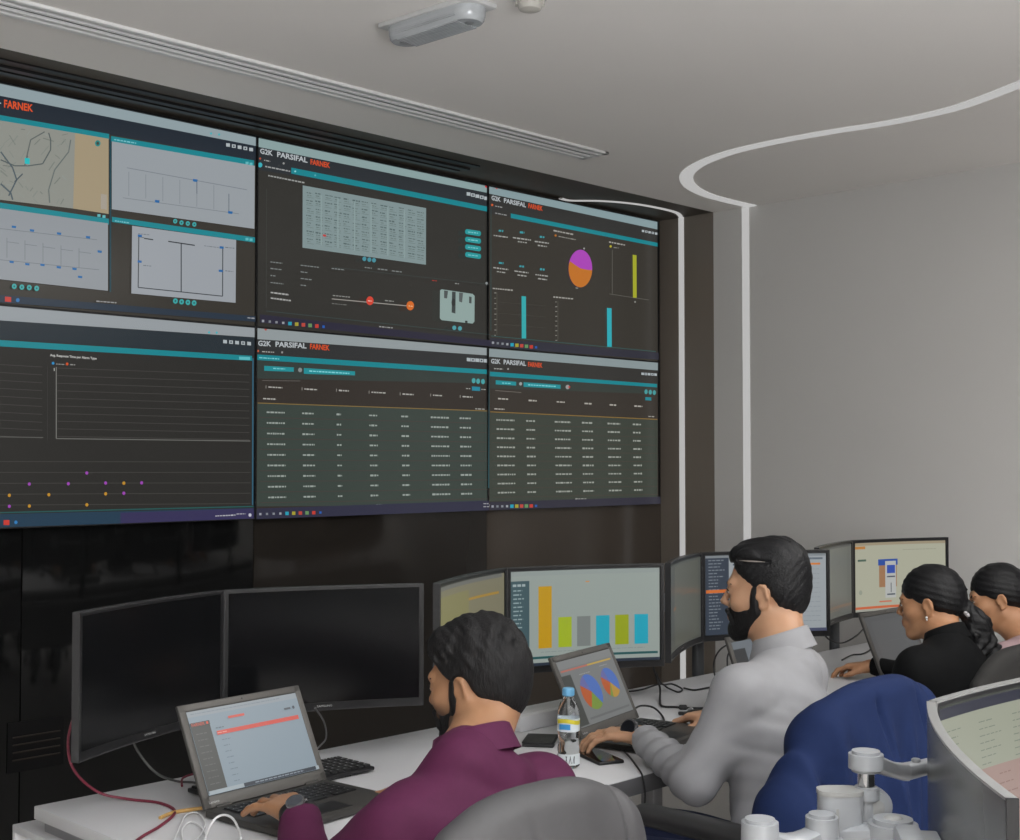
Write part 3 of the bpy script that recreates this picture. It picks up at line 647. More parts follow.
for r_ in range(9):
    yl_, yr_ = 419.9 + 9.1 * r_, 424.4 + 8.2 * r_
    for ci, (x, L) in enumerate(((496, 18), (525.7, 8.8), (554.2, 16), (581.4, 10.8), (607, 12.6), (632.2, 8.2))):
        t = (x - 496) / 138; p.words((x, yl_ + (yr_ - yl_) * t), L, (152, 156, 148), (yr_ - yl_) / 138, 1.6, r_ * 9 + ci)
    p.line((491, yl_ + 4.6), (656, yr_ + 4.4), .6, (70, 64, 57))
p.words((573.4, 498.8), 11, (146, 146, 142), 0, 1.1); p.bar((488, 502), (660, 496.6), 10, (50, 49, 60), 9); taskbar(p, (490.6, 534), 506.4, 505.8); p.words((483.6, 505), 4, (160, 160, 164), 0, 1)
build_panel(2, 1, 'bottom right display of the video wall, showing a six column list', p)
# ------------------------------------------------------------------ desks
M_desk = mat('white_laminate', (.56, .56, .575), rough=.42, var=.015, scale=8)
M_edge = mat('grey_edge_band', (.10, .10, .105), rough=.5)
M_leg = mat('grey_metal', (.30, .30, .31), rough=.35, metal=.3)
DZ = .75
def make_desk(name, label, x0, x1, y0, y1, tray):
    t = thing(name, label, 'desk', ((x0 + x1) / 2, (y0 + y1) / 2, 0)); L = x1 - x0
    b = MB(); b.box(((x0 + x1) / 2, (y0 + y1) / 2 + .001, DZ - .014), (L, y1 - y0 - .002, .028), bev=.002); b.build('desktop', M_desk, t, world=True)
    b = MB(); b.box(((x0 + x1) / 2, y0 - .0005, DZ - .021), (L - .002, .003, .040)); b.build('edge_band', M_edge, t, world=True, smooth=False)
    b = MB(); b.box(((x0 + x1) / 2, y1 - .36, DZ - .045), (L - .05, .72, .03)); b.build('under_frame', M_leg, t, world=True, smooth=False)
    if tray:
        b = MB(); b.box(((x0 + x1) / 2, (y1 - .25 + tray) / 2, DZ - .068), (L, tray - y1 + .25, .016), bev=.002)
        b.box(((x0 + x1) / 2, tray - .008, DZ - .20), (L, .016, .25), bev=.002); b.build('back_tray', M_desk, t, world=True)
    n = max(2, int(L / 1.4) + 1)
    for i in range(n):
        x = x0 + .03 + (L - .06) * i / (n - 1)
        b = MB(); b.box((x, y0 + .12, (DZ - .06) / 2), (.05, .05, DZ - .06), bev=.004); b.box((x, y1 - .12, (DZ - .06) / 2), (.05, .05, DZ - .06), bev=.004)
        b.box((x, (y0 + y1) / 2, .06), (.04, y1 - y0 - .26, .04)); b.build('leg', M_leg, t, world=True)
    return t
DX0 = on_z(34, 806, DZ).x; DY1 = on_z(34, 806, DZ).y
make_desk('desk', 'long white desk running along the dark wall under the row of monitors', DX0, 5.30, 1.97, DY1, DY1 + .105)
make_desk('desk', 'near white desk carrying the silver monitor arm at lower right', 1.25, 4.3, .02, .885, 0)

# ------------------------------------------------------------------ curved monitors
MW, MH, SAG = .50, .305, .018
M_scr_off = mat('dark_panel', (.005, .0053, .006), rough=.16, var=.05, spec=.35)
M_mon = display_mat('monitor_picture', .3, .35)
M_case = mat('monitor_casing', (.055, .058, .062), rough=.30, var=.05, spec=.5)
M_rim = mat('monitor_rim', (.05, .05, .052), rough=.25, metal=.2)
M_rim2 = mat('silver_rim', (.27, .27, .265), rough=.3, metal=.2)
M_mark = mat('pale_lettering', (.45, .45, .45), rough=.4)
def cy(u): return SAG * (1 - (2 * u / MW) ** 2)     # depth of the curve at u, 0 at both ends
class Scr:
    """picture on a curved screen; u runs left to right and v top to bottom, both 0..1"""
    def __init__(s, off=False): s.mb = MB(); s.l = 0; s.bgd = False
    def pt(s, u, v):
        x = (u - .5) * (MW - .022); return (x, cy(x) - .0012 - .00005 * s.l, MH / 2 - .010 - v * (MH - .028))
    def quad(s, a, b, c, d, col, n=10):
        s.l += 1; k = max(1, int(abs(b[0] - a[0]) * 60 + .99)); L = lin(col)
        for i in range(k):
            t0, t1 = i / k, (i + 1) / k
            f = lambda p, q, t: (p[0] + (q[0] - p[0]) * t, p[1] + (q[1] - p[1]) * t)
            s.mb.add([s.pt(*f(a, b, t0)), s.pt(*f(d, c, t0)), s.pt(*f(d, c, t1)), s.pt(*f(a, b, t1))], [[0, 1, 2, 3]], 0, L)
    def rect(s, u0, v0, u1, v1, col): s.quad((u0, v0), (u1, v0), (u1, v1), (u0, v1), col)
    def dot(s, c, r, col, a0=0, a1=360, n=28, asp=1.75):
        s.l += 1; k = max(3, int(n * (a1 - a0) / 360)); P = [(c[0] + r * math.cos(R(a0 + (a1 - a0) * i / k)), c[1] - asp * r * math.sin(R(a0 + (a1 - a0) * i / k))) for i in range(k + 1)]
        q = [s.pt(*c)] + [s.pt(*x) for x in P]; s.mb.add(q, [[0, i, i + 1] for i in range(1, k + 1)], 0, lin(col))
    def words(s, u, v, L, col, t=.008, seed=0):
        rn = random.Random(seed + int(u * 97 + v * 991)); x = 0
        while x < L:
            k = min(rn.uniform(.012, .04), L - x); s.rect(u + x, v - t / 2, u + x + k, v + t / 2, col); x += k + .007
    def text(s, tx, u0, u1, v, h, col):
        s.l += 1; vv, f = text_tris(tx); s.mb.add([s.pt(u0 + (u1 - u0) * a, v - h * b) for a, b in vv], f, 0, lin(col))
def make_monitor(label, hinge, ang, side, ztop, scr=None, rim=None, group=None, rim_end=None, near=None):
    """side -1: the left screen of a pair, its right end at the hinge; +1: the right one"""
    cx = hinge[0] + side * math.cos(ang) * MW / 2; cyy = hinge[1] + side * math.sin(ang) * MW / 2
    t = thing('monitor', label, 'monitor', (cx, cyy, ztop - MH / 2), ang, group)
    N = 16; U = [-MW / 2 + MW * i / N for i in range(N + 1)]
    def slab(mb, u0, u1, z0, z1, f0, f1, n=N):    # curved slab between depths f0 and f1 behind the screen face
        vs = []; fs = []
        for i in range(n + 1):
            u = u0 + (u1 - u0) * i / n; y = cy(u)
            vs += [(u, y + f0, z0), (u, y + f0, z1), (u, y + (f1(u) if callable(f1) else f1), z1), (u, y + (f1(u) if callable(f1) else f1), z0)]
        for i in range(n):
            a = 4 * i; c = a + 4
            fs += [[a, c, c + 1, a + 1], [a + 1, c + 1, c + 2, a + 2], [a + 2, c + 2, c + 3, a + 3], [a + 3, c + 3, c, a]]
        fs += [[0, 1, 2, 3], [4 * n + 3, 4 * n + 2, 4 * n + 1, 4 * n]]; mb.add(vs, fs)
    b = MB(); h = MH / 2
    th = .008 if near else .016
    slab(b, -MW / 2, MW / 2, -h, h, .002, th)
    if not near: slab(b, -MW * .32, MW * .32, -h * .72, h * .6, .014, lambda u: .030 - .012 * (2 * u / MW) ** 2)
    b.build('casing', near or M_case, t, angle=40)
    b = MB(); e = .008
    slab(b, -MW / 2, MW / 2, h - .006, h, -.003, .003); slab(b, -MW / 2, MW / 2, -h, -h + .017, -.003, .003)
    slab(b, -MW / 2, -MW / 2 + e, -h + .017, h - .006, -.003, .003, 1); slab(b, MW / 2 - e, MW / 2, -h + .017, h - .006, -.003, .003, 1)
    b.build('bezel', M_black, t, angle=40)
    b = MB(); slab(b, -MW / 2 - .0015, MW / 2 + .0015, h, h + .003, -.0035, th); slab(b, -MW / 2 - .0015, MW / 2 + .0015, -h - .003, -h, -.0035, th)
    b2 = MB() if rim_end else b
    slab(b2, -MW / 2 - .003, -MW / 2, -h - .003, h + .003, -.0035, th, 1)
    if rim_end: b2.build('end_cap', rim_end, t, angle=40)
    slab(b, MW / 2, MW / 2 + .003, -h - .003, h + .003, -.0035, th, 1)
    b.build('rim', rim or M_rim, t, angle=40)
    if scr: scr.mb.build('screen', M_mon, t, smooth=False)
    else:
        b = MB(); slab(b, -MW / 2 + e, MW / 2 - e, -h + .017, h - .006, -.001, .002); b.build('screen', M_scr_off, t, angle=40)
    b = MB(); v, f = text_tris('SAMSUNG'); b.add([((a - .5) * .038, cy(0) - .0034, -h + .0062 + .005 * c) for a, c in v], f); b.build('logo', M_mark, t, smooth=False)
    b = MB(); b.box((0, SAG + (th + .0325) / 2 + .002, .0), (.085, (.0325 - th) + .002, .085), bev=.003); b.build('mount_plate', mat('arm_white', (.32, .33, .345), rough=.3, metal=.1), t)
    return t
PG = (166, 170, 168)
# pictures
s4 = Scr(); s4.rect(0, 0, 1, 1, (140, 149, 144)); s4.rect(0, 0, 1, .05, (136, 145, 142)); s4.rect(.0, .10, .125, 1, (60, 82, 88)); s4.words(.012, .145, .085, (150, 164, 166), .026)
for i in range(17): s4.words(.015, .20 + .043 * i, random.uniform(.05, .085), (138, 156, 158), .013, i)
for u, v0, c in ((.185, .165, (178, 138, 22)), (.32, .50, (148, 166, 36)), (.447, .50, (112, 118, 116)), (.575, .50, (30, 150, 170)), (.703, .50, (138, 150, 24)), (.832, .50, (26, 150, 172))): s4.rect(u, v0, u + .09, .82, c)
s4.rect(.505, .125, .53, .135, (200, 130, 50)); s4.rect(.14, .905, .985, .93, (34, 78, 80)); s4.words(.2, .86, .7, (120, 130, 130), .006)
s4.rect(0, .97, 1, 1, (40, 48, 60))
s3 = Scr(); s3.rect(0, 0, 1, 1, (112, 108, 88)); s3.rect(0, 0, .97, .04, (96, 96, 92)); s3.rect(.5, .18, .93, .205, (150, 118, 44)); s3.rect(.1, .22, .5, .24, (128, 112, 60)); s3.rect(0, .1, .5, 1, (118, 114, 78)); s3.words(.55, .4, .3, (96, 94, 78))
s5 = Scr(); s5.rect(0, 0, 1, 1, (72, 74, 69)); s5.rect(.25, .03, .95, .97, (80, 81, 73)); s5.rect(.06, .50, .3, .54, (112, 82, 56)); s5.rect(.05, .1, .18, .9, (66, 69, 66)); s5.words(.5, .4, .3, (96, 80, 66), .01)
s6 = Scr(); s6.rect(0, 0, 1, 1, (146, 152, 156)); s6.rect(0, .02, .2, 1, (52, 60, 72)); s6.rect(0, 0, 1, .03, (120, 126, 130))
for i in range(22): s6.words(.025, .06 + .041 * i, random.uniform(.07, .14), (112, 120, 128), .014, i)
s6.rect(.0, .43, .2, .47, (196, 104, 48)); s6.rect(.23, .11, .6, .13, (60, 70, 80)); s6.rect(.62, .05, .97, .075, (90, 100, 110)); s6.rect(.8, .12, .95, .145, (196, 116, 50)); s6.rect(.2, .96, 1, 1, (70, 74, 96))
for i in range(12): s6.words(.24, .2 + .06 * i, .7, (128, 134, 138), .007, i)
s7 = Scr(); s7.rect(0, 0, 1, 1, (84, 86, 82)); s7.rect(.0, .0, .98, .03, (66, 68, 68)); s7.rect(0, .84, 1, .88, (104, 88, 74)); s7.rect(.3, .03, .9, .8, (88, 90, 86)); s7.words(.2, .9, .5, (110, 96, 80), .01)
s8 = Scr(); s8.rect(0, 0, 1, 1, (164, 164, 146)); s8.rect(0, 0, 1, .04, (150, 138, 116)); s8.rect(.0, .05, .12, .09, (176, 120, 62)); s8.rect(.03, .24, .13, .27, (76, 96, 84)); s8.rect(.28, .26, .48, .66, (150, 112, 82)); s8.rect(.27, .25, .49, .34, (44, 76, 150)); s8.rect(.35, .28, .47, .82, (172, 174, 172))
s8.rect(.37, .34, .46, .46, (52, 78, 160)); s8.rect(.37, .5, .46, .52, (70, 74, 90)); s8.rect(.41, .6, .42, .74, (90, 96, 100)); s8.rect(.37, .76, .46, .78, (60, 70, 80)); s8.rect(.28, .86, .42, .88, (190, 104, 80)); s8.rect(0, .93, 1, .965, (190, 96, 62)); s8.dot((.06, .72), .02, (140, 146, 132)); s8.words(.55, .12, .35, (136, 138, 124)); s8.rect(0, .97, 1, 1, (150, 150, 140))
sF = Scr(); sF.rect(0, 0, 1, 1, (150, 153, 137)); sF.rect(0, 0, 1, .055, (44, 46, 60)); sF.rect(.1, .36, 1, .72, (156, 132, 124))
for i in range(7):
    for j in range(5): sF.words(.04 + .2 * j, .12 + .035 * i, random.uniform(.05, .13), (112, 122, 110), .005, i * 5 + j)
for i in range(6):
    for j in range(4): sF.words(.14 + .2 * j, .40 + .05 * i, random.uniform(.05, .12), (170, 100, 98) if j == 0 else (132, 104, 98), .006, i * 5 + j)
for i in range(5):
    for j in range(5): sF.words(.04 + .2 * j, .76 + .04 * i, random.uniform(.05, .13), (112, 122, 110), .005, i * 9 + j)
A25 = R(25)
H1, H2, H3, H4 = (1.775, 2.73), (2.696, 2.673), (3.717, 2.723), (4.70, 2.70)
MG = 'monitors along the desk'
make_monitor('dark switched-off monitor, leftmost of the row on the long desk', (H1[0] - .004, H1[1]), R(21.5), -1, 1.182, group=MG)
make_monitor('dark switched-off monitor, second from the left in the row, behind the first open laptop', (H1[0] + .004, H1[1]), R(-25), 1, 1.182, group=MG)
make_monitor('monitor with a dull yellowish page behind the head of the person in purple', (H2[0] - .004, H2[1]), R(25), -1, 1.186, s3, group=MG)
make_monitor('lit monitor with a bar chart of yellow, green, grey and blue bars', (H2[0] + .004, H2[1]), R(-26), 1, 1.186, s4, group=MG)
make_monitor('narrow-looking grey monitor just right of the bar chart monitor', (H3[0] - .004, H3[1]), R(25), -1, 1.177, s5, group=MG)
make_monitor('monitor with a dark side menu, behind the head of the man in the white shirt', (H3[0] + .004, H3[1]), R(-28), 1, 1.177, s6, group=MG)
make_monitor('dull grey monitor between the two lit ones at the right of the row', (H4[0] - .004, H4[1]), R(16), -1, 1.178, s7, group=MG)
make_monitor('lit cream monitor with a blue phone picture, rightmost of the row', (H4[0] + .004, H4[1]), R(-20), 1, 1.178, s8, group=MG)
HF = at_d(934, 703.5, 1.726); M_back = mat('grey_monitor_back', (.085, .09, .09), rough=.22, var=.04)
make_monitor('near curved monitor seen from behind, grey with a silver rim, at lower right', (HF.x - .003, HF.y), R(35), -1, HF.z, None, M_rim2, None, M_black, M_back)
make_monitor('near monitor showing a pale page with a pink table, at the right edge', (HF.x + .003, HF.y), R(-6), 1, HF.z, sF, M_rim2, None, None, M_back)

# ------------------------------------------------------------------ monitor arms
M_arm = MATS['arm_white']; M_cap = mat('arm_cap_grey', (.30, .30, .29), rough=.45); M_chrome = mat('chrome', (.55, .55, .56), rough=.12, metal=1.)
def oval(a, b_, n=28, rot=0., c=(0, 0), pw=3.):
    o = []
    for i in range(n):
        t = 2 * math.pi * i / n; x = a * abs(math.cos(t)) ** (2 / pw) * (1 if math.cos(t) >= 0 else -1); y = b_ * abs(math.sin(t)) ** (2 / pw) * (1 if math.sin(t) >= 0 else -1)
        o.append((c[0] + x * math.cos(rot) - y * math.sin(rot), c[1] + x * math.sin(rot) + y * math.cos(rot)))
    return o
def arm_bar(mb, a, b_, w0, w1, h, sag=0.):     # a flattened tapering bar between two joints
    a, b_ = Vector(a), Vector(b_); d = b_ - a; n = 8; vs = []; fs = []; side = Vector((-d.y, d.x, 0)).normalized(); k = 12
    for i in range(n + 1):
        t = i / n; c = a + d * t; c.z -= sag * math.sin(math.pi * t); ww = w0 + (w1 - w0) * t; hh = h * (1 - .15 * math.sin(math.pi * t))
        for j in range(k):
            th = 2 * math.pi * j / k; vs.append(c + side * (ww * math.copysign(abs(math.cos(th)) ** .6, math.cos(th))) + Vector((0, 0, hh * math.copysign(abs(math.sin(th)) ** .6, math.sin(th)))))
    for i in range(n):
        for j in range(k): fs.append([i * k + j, i * k + (j + 1) % k, (i + 1) * k + (j + 1) % k, (i + 1) * k + j])
    fs += [list(range(k))[::-1], [n * k + j for j in range(k)]]; mb.add(vs, fs)
def row_arm(label, H, zt):
    px, py = H[0] + (.09 if H is H3 else 0), H[1] + .085; t = thing('monitor_mount', label, 'monitor mount', (px, py, DZ - .06), 0, 'monitor mounts behind the row')
    zc = zt - MH / 2
    b = MB(); b.box((px, py, DZ - .052), (.09, .05, .016), bev=.003); b.box((px, py, DZ - .10), (.05, .05, .012), bev=.003); b.build('clamp', M_arm, t, world=True)
    b = MB(); b.prism(oval(.024, .016, c=(px, py)), DZ - .046, zc + .05); b.build('pole', M_case, t, world=True)
    for sg in (-1, 1):
        b = MB(); e = Vector((H[0] + sg * .226, H[1] - .095 + .068, zc)); arm_bar(b, (px + sg * .02, py, zc), e, .012, .010, .014); b.cyl((e.x, e.y, zc - .03), (e.x, e.y, zc + .03), .017, bev=.003)
        b.build('arm', M_arm, t, world=True)
for H, zt_, lb in ((H1, 1.182, 'behind the two dark monitors'), (H2, 1.186, 'behind the bar chart monitor'), (H3, 1.177, 'behind the man in the white shirt'), (H4, 1.178, 'behind the rightmost lit monitor')):
    row_arm('white double monitor mount clamped to the desk ' + lb, H, zt_)

# the near arm, its pole in front of the blue jacket
PP = at_d(840, 800, 1.63); zt_ = at_d(840, 789, 1.63).z; ax = math.atan2(_r.y, _r.x)
na = thing('monitor_mount', 'white jointed monitor mount on a thick pole in front of the blue jacket', 'monitor mount', (PP.x, PP.y, DZ))
b = MB(); b.box((PP.x, PP.y, DZ + .006), (.11, .09, .012), rot=rotz(ax), bev=.004); b.build('clamp', M_arm, na, world=True)
b = MB(); b.prism(oval(.0275, .019, rot=ax, c=(PP.x, PP.y)), DZ + .012, zt_ - .006); b.build('pole', M_arm, na, world=True, angle=50)
b = MB(); q = PP - Vector((math.cos(ax), math.sin(ax), 0)) * .008 - Vector((-math.sin(ax), math.cos(ax), 0)) * -.0
fr = Vector((_f.x, _f.y, 0)).normalized(); q = Vector((PP.x, PP.y, 0)) - fr * .0185 - Vector((math.cos(ax), math.sin(ax), 0)) * .008
b.box((q.x, q.y, (DZ + zt_) / 2), (.0035, .003, zt_ - DZ - .04), rot=rotz(ax)); b.build('groove', M_cap, na, world=True)
b = MB(); b.prism(oval(.0285, .020, rot=ax, c=(PP.x, PP.y)), zt_ - .006, zt_); b.build('pole_cap', M_cap, na, world=True, angle=50)
J1 = at_d(866, 760, 1.64)
b = MB(); b.cyl(J1 + Vector((0, 0, -.014)), J1 + Vector((0, 0, .012)), .022, .0215, bev=.004, n=28); e = Vector((HF.x + .25 * math.cos(R(-6)), HF.y + .25 * math.sin(R(-6)) + .082, J1.z - .06))
mid = Vector((HF.x + .03, HF.y + .060, J1.z - .050)); arm_bar(b, J1 + (mid - J1).normalized() * .012, mid, .013, .011, .0125, .002); arm_bar(b, mid, e, .011, .010, .0115)
b.cyl(e + Vector((0, 0, -.06)), e + Vector((0, 0, .016)), .018, bev=.003); b.cyl(at_d(916, 762, 1.70), at_d(916, 758.5, 1.70), .006, bev=.001); b.build('upper_arm', M_arm, na, world=True, angle=40)
b = MB(); b.cyl(J1 + Vector((0, 0, -.034)), J1 + Vector((0, 0, -.013)), .0105); b.build('sleeve', M_chrome, na, world=True)
b = MB(); c = J1 + Vector((.004, 0, -.058)); b.cyl(c - fr * .010 + _r * .006, c + fr * .012 + _r * .006, .0235, n=30, bev=.004); b.cyl((J1.x, J1.y, J1.z - .05), (J1.x, J1.y, J1.z - .033), .0165, bev=.002); b.cyl((J1.x, J1.y, J1.z - .14), (J1.x, J1.y, J1.z - .05), .012); b.build('joint', M_arm, na, world=True)
b = MB(); c2 = c - fr * .0105 + _r * .008; b.cyl(c2, c2 - fr * .003, .010, bev=.001); b.build('joint_bolt', M_cap, na, world=True)
# lower arm toward the near curved monitor
J2 = at_d(893, 833, 1.60); ca = Vector((HF.x - .25 * math.cos(R(35)), HF.y - .25 * math.sin(R(35)), HF.z - MH / 2)); nb_ = Vector((-math.sin(R(35)), math.cos(R(35)), 0))
b = MB(); b.cyl(J2 + Vector((0, 0, -.03)), J2 + Vector((0, 0, .018)), .032, .030, bev=.006, n=30); pz = Vector((PP.x, PP.y, J2.z - .012)); arm_bar(b, pz, J2, .02, .02, .016)
e2 = ca + nb_ * .085; e2.z = J2.z - .03; arm_bar(b, J2 + Vector((0, 0, -.012)), e2, .016, .013, .014); b.build('lower_arm', M_arm, na, world=True, angle=40)
b = MB(); b.sphere(J2 + Vector((0, 0, .017)), .012, (1, 1, .45)); b.build('joint_cap', M_cap, na, world=True)
b = MB(); b.box(ca + nb_ * .064 + Vector((0, 0, .0)), (.075, .03, .10), rot=rotz(R(35)), bev=.006); b.cyl((e2.x, e2.y, e2.z - .05), (e2.x, e2.y, e2.z + .05), .014, bev=.003); b.build('bracket', M_arm, na, world=True)
# short stub to the left
J3 = at_d(822, 828, 1.60); J4 = at_d(760, 830, 1.56)
b = MB(); b.cyl(J3 + Vector((0, 0, -.04)), J3 + Vector((0, 0, .018)), .021, .020, bev=.004, n=28); b.cyl(J4 + Vector((0, 0, -.05)), J4 + Vector((0, 0, .014)), .024, .022, bev=.004, n=28)
arm_bar(b, J4 + Vector((0, 0, -.008)), J3 + Vector((0, 0, -.008)), .018, .016, .016, .012); arm_bar(b, Vector((PP.x, PP.y, J3.z - .03)), J3 + Vector((0, 0, -.03)), .018, .018, .02); b.build('side_arm', M_arm, na, world=True, angle=40)

# ------------------------------------------------------------------ laptops
M_lap = mat('laptop_shell', (.045, .043, .040), rough=.45, var=.08, scale=120)
M_bezl = mat('laptop_bezel', (.10, .095, .088), rough=.5, var=.06)
M_key = mat('key_black', (.014, .014, .015), rough=.45); M_red = mat('red_rubber', (.5, .03, .03), rough=.5); M_keymark = mat('key_lettering', (.35, .35, .35), rough=.5)
LW, LD = .345, .229
class Flat(Scr):
    def pt(s, u, v): return ((u - .5) * (LW - .036), -.0016 - .00005 * s.l, LD - .018 - v * (LD - .045))
def make_laptop(label, loc, rz, tilt, scr=None, group=None, short=False):
    t = thing('laptop', label, 'laptop', loc, rz, group)      # local: x along the hinge, base toward -y, hinge at y=0
    b = MB(); b.box((0, -LD / 2, .010), (LW, LD, .016), bev=.004)
    for sx in (-1, 1):
        for sy in (-.02, -LD + .02): b.cyl((sx * LW * .42, sy, 0), (sx * LW * .42, sy, .003), .007, n=10)
    b.build('base', M_lap, t)
    b = MB(); rows = 6
    b.box((0, -.075, .0181), (LW - .05, .098, .001), mi=0)
    for r_ in range(rows):
        y = -.033 - r_ * .0172; n = 14 if r_ < 5 else 9; kw = (LW - .056) / n
        for k in range(n):
            wk = kw * (3.6 if (r_ == 5 and k == 4) else 1); x = -(LW - .056) / 2 + kw * (k + .5)
            if r_ == 5 and k in (3, 5, 6): continue
            b.box((x, y, .0198), (wk - .0028, .0142, .003), mi=0); b.box((x - .002, y + .002, .0214), (.0022, .0026, .0003), mi=1)
    b.build('keyboard', [M_key, M_keymark], t, smooth=False)
    b = MB(); b.box((0, -.182, .0184), (.10, .062, .0012), bev=.0004); b.build('touchpad', M_key, t)
    b = MB(); b.cyl((0, -.076, .02), (0, -.076, .0235), .0042, bev=.001); b.build('pointing_stick', M_red, t)
    b = MB(); b.box((-.055, -.136, .0188), (.035, .006, .0014)); b.build('left_button', M_red, t, smooth=False)
    T = Matrix.Translation((0, 0, .017)) @ Matrix.Rotation(-tilt, 4, 'X')
    b = MB(T); b.box((0, .004, LD / 2), (LW, .008, LD), bev=.003); b.build('lid', M_lap, t)
    b = MB(T)
    for c, d in (((0, -.0006, LD - .0085), (LW - .004, .002, .014)), ((0, -.0006, .0135), (LW - .004, .002, .024)), ((-LW / 2 + .0095, -.0006, LD / 2), (.016, .002, LD - .004)), ((LW / 2 - .0095, -.0006, LD / 2), (.016, .002, LD - .004))): b.box(c, d, bev=.0006)
    b.build('bezel', M_bezl, t)
    b = MB(T); b.cyl((0, -.0012, LD - .0085), (0, -.0022, LD - .0085), .002, n=10); b.build('webcam', M_key, t)
    b = MB(T); v, f = text_tris('Lenovo'); b.add([(-LW / 2 + .014 + .026 * a, -.0021, .010 + .006 * c) for a, c in v], f); b.build('logo', M_mark, t, smooth=False)
    scr.mb.T = T; m2 = MB(T); m2.v = [tuple(T @ Vector(p)) for p in scr.mb.v]; m2.f, m2.m, m2.c = scr.mb.f, scr.mb.m, scr.mb.c; m2.build('screen', M_mon, t, smooth=False)
    for sx in (-1, 1):
        b = MB(); b.cyl((sx * LW * .36 - .02, 0, .017), (sx * LW * .36 + .02, 0, .017), .0055, n=12); b.build('hinge', M_lap, t)
    return t
def menu(s, col=(62, 64, 62)):
    s.rect(0, .14, .165, .98, col)
    for i in range(9): s.words(.03, .28 + .075 * i, .09, (92, 94, 92), .010, i)
l1 = Flat(); l1.rect(0, 0, 1, 1, (128, 142, 152)); l1.rect(0, 0, 1, .07, (138, 146, 152)); l1.words(.03, .035, .8, (120, 128, 134), .008); menu(l1); l1.rect(.0, .14, .165, .19, (74, 66, 64)); l1.text('FARNEK', .01, .12, .185, .036, (200, 74, 50)); l1.rect(.135, .15, .15, .18, (204, 74, 50))
l1.rect(.33, .135, .475, .165, (196, 84, 72)); l1.rect(.2, .285, .955, .335, (196, 76, 64)); l1.words(.205, .31, .08, (220, 150, 140), .01); l1.words(.2, .25, .07, (90, 100, 108), .012)
for i in range(8): l1.words(.225, .40 + .072 * i, random.uniform(.05, .09), (92, 104, 114), .007, i)
l1.rect(.84, .17, .9, .195, (80, 84, 90)); l1.dot((.93, .18), .012, (70, 76, 84)); l1.rect(.0, .955, 1, 1, (150, 160, 166)); l1.rect(.3, .955, .97, 1, (44, 50, 60)); l1.words(.4, .977, .45, (120, 130, 140), .015)
l2 = Flat(); l2.rect(0, 0, 1, 1, (112, 114, 114)); l2.rect(0, 0, 1, .12, (120, 122, 122)); l2.rect(.02, .14, .95, .165, (170, 100, 86)); l2.rect(.5, .14, .95, .165, (178, 150, 70)); l2.rect(0, .22, .16, .98, (66, 68, 66))
def pie(s, c, r):
    for a0, a1, col in ((-50, 108, (74, 104, 170)), (108, 150, (96, 98, 150)), (150, 235, (168, 84, 46)), (235, 310, (112, 134, 60))): s.dot(c, r, col, a0, a1, asp=1.55)
pie(l2, (.40, .55), .175); pie(l2, (.78, .50), .15); l2.dot((.78, .50), .15, (168, 132, 60), 255, 320, asp=1.55); l2.words(.3, .26, .2, (150, 152, 152), .01); l2.words(.7, .22, .14, (150, 152, 152), .01); l2.rect(.2, .9, .95, .93, (96, 98, 98))
l3 = Flat(); l3.rect(0, 0, 1, 1, (104, 110, 116)); l3.rect(0, .12, .2, 1, (58, 60, 62)); l3.rect(.03, .75, .16, .79, (126, 84, 72))
l4 = Flat(); l4.rect(0, 0, 1, 1, (80, 81, 82)); l4.rect(.1, .1, .95, .9, (84, 85, 86)); l4.words(.4, .5, .2, (94, 95, 96), .01)
def lap_at(label, TL, TR, BL, BR, scr, tilt):
    a, c = on_z(BL[0], BL[1], DZ + .018), on_z(BR[0], BR[1], DZ + .018); m = (a + c) / 2; rz = math.atan2((c - a).y, (c - a).x)
    return make_laptop(label, (m.x, m.y, DZ), rz, tilt, scr, 'laptops on the long desk')
lap_at('open laptop with a pale page and red bar before the person in purple', (179, 710), (305, 690), (205, 810), (327, 779), l1, R(26))
lap_at('open laptop showing two pie charts before the man in the white shirt', (551, 660), (616, 645), (577, 741), (643, 716), l2, R(25))
make_laptop('open laptop half hidden behind the shoulder of the man in the white shirt', (3.35, 2.17, DZ), R(2), R(20), l3, 'laptops on the long desk')
make_laptop('open laptop with a dark grey screen before the woman in black', (4.19, 2.20, DZ), R(0), R(22), l4, 'laptops on the long desk')
# ------------------------------------------------------------------ people
M_hair = mat('black_hair', (.011, .0105, .011), rough=.6, var=.5, scale=60, stretch=(1, 1, .25), bump=.7, bscale=260, spec=.28)
M_hair2 = mat('smooth_black_hair', (.007, .007, .008), rough=.46, var=.3, scale=40, bump=.5, bscale=260, spec=.32)
M_eye = mat('eye_white', (.55, .53, .5), rough=.25); M_iris = mat('iris', (.02, .012, .008), rough=.2)
def skin_mat(name, rgb):
    m = mat(name, rgb, rough=.48, var=.07, scale=30, bump=.08, bscale=500, spec=.4)
    b = m.node_tree.nodes['Principled BSDF']; b.inputs['Subsurface Weight'].default_value = .12; b.inputs['Subsurface Radius'].default_value = (.012, .005, .003); b.inputs['Subsurface Scale'].default_value = .6
    nt = m.node_tree; a = nt.nodes.new('ShaderNodeAttribute'); a.attribute_name = 'Col'       # lips, nails and beard shade
    mx = nt.nodes.new('ShaderNodeMix'); mx.data_type = 'RGBA'; mx.blend_type = 'MULTIPLY'; mx.inputs[0].default_value = 1
    src = b.inputs['Base Color'].links[0].from_socket; nt.links.new(src, mx.inputs[6]); nt.links.new(a.outputs['Color'], mx.inputs[7]); nt.links.new(mx.outputs[2], b.inputs['Base Color'])
    return m
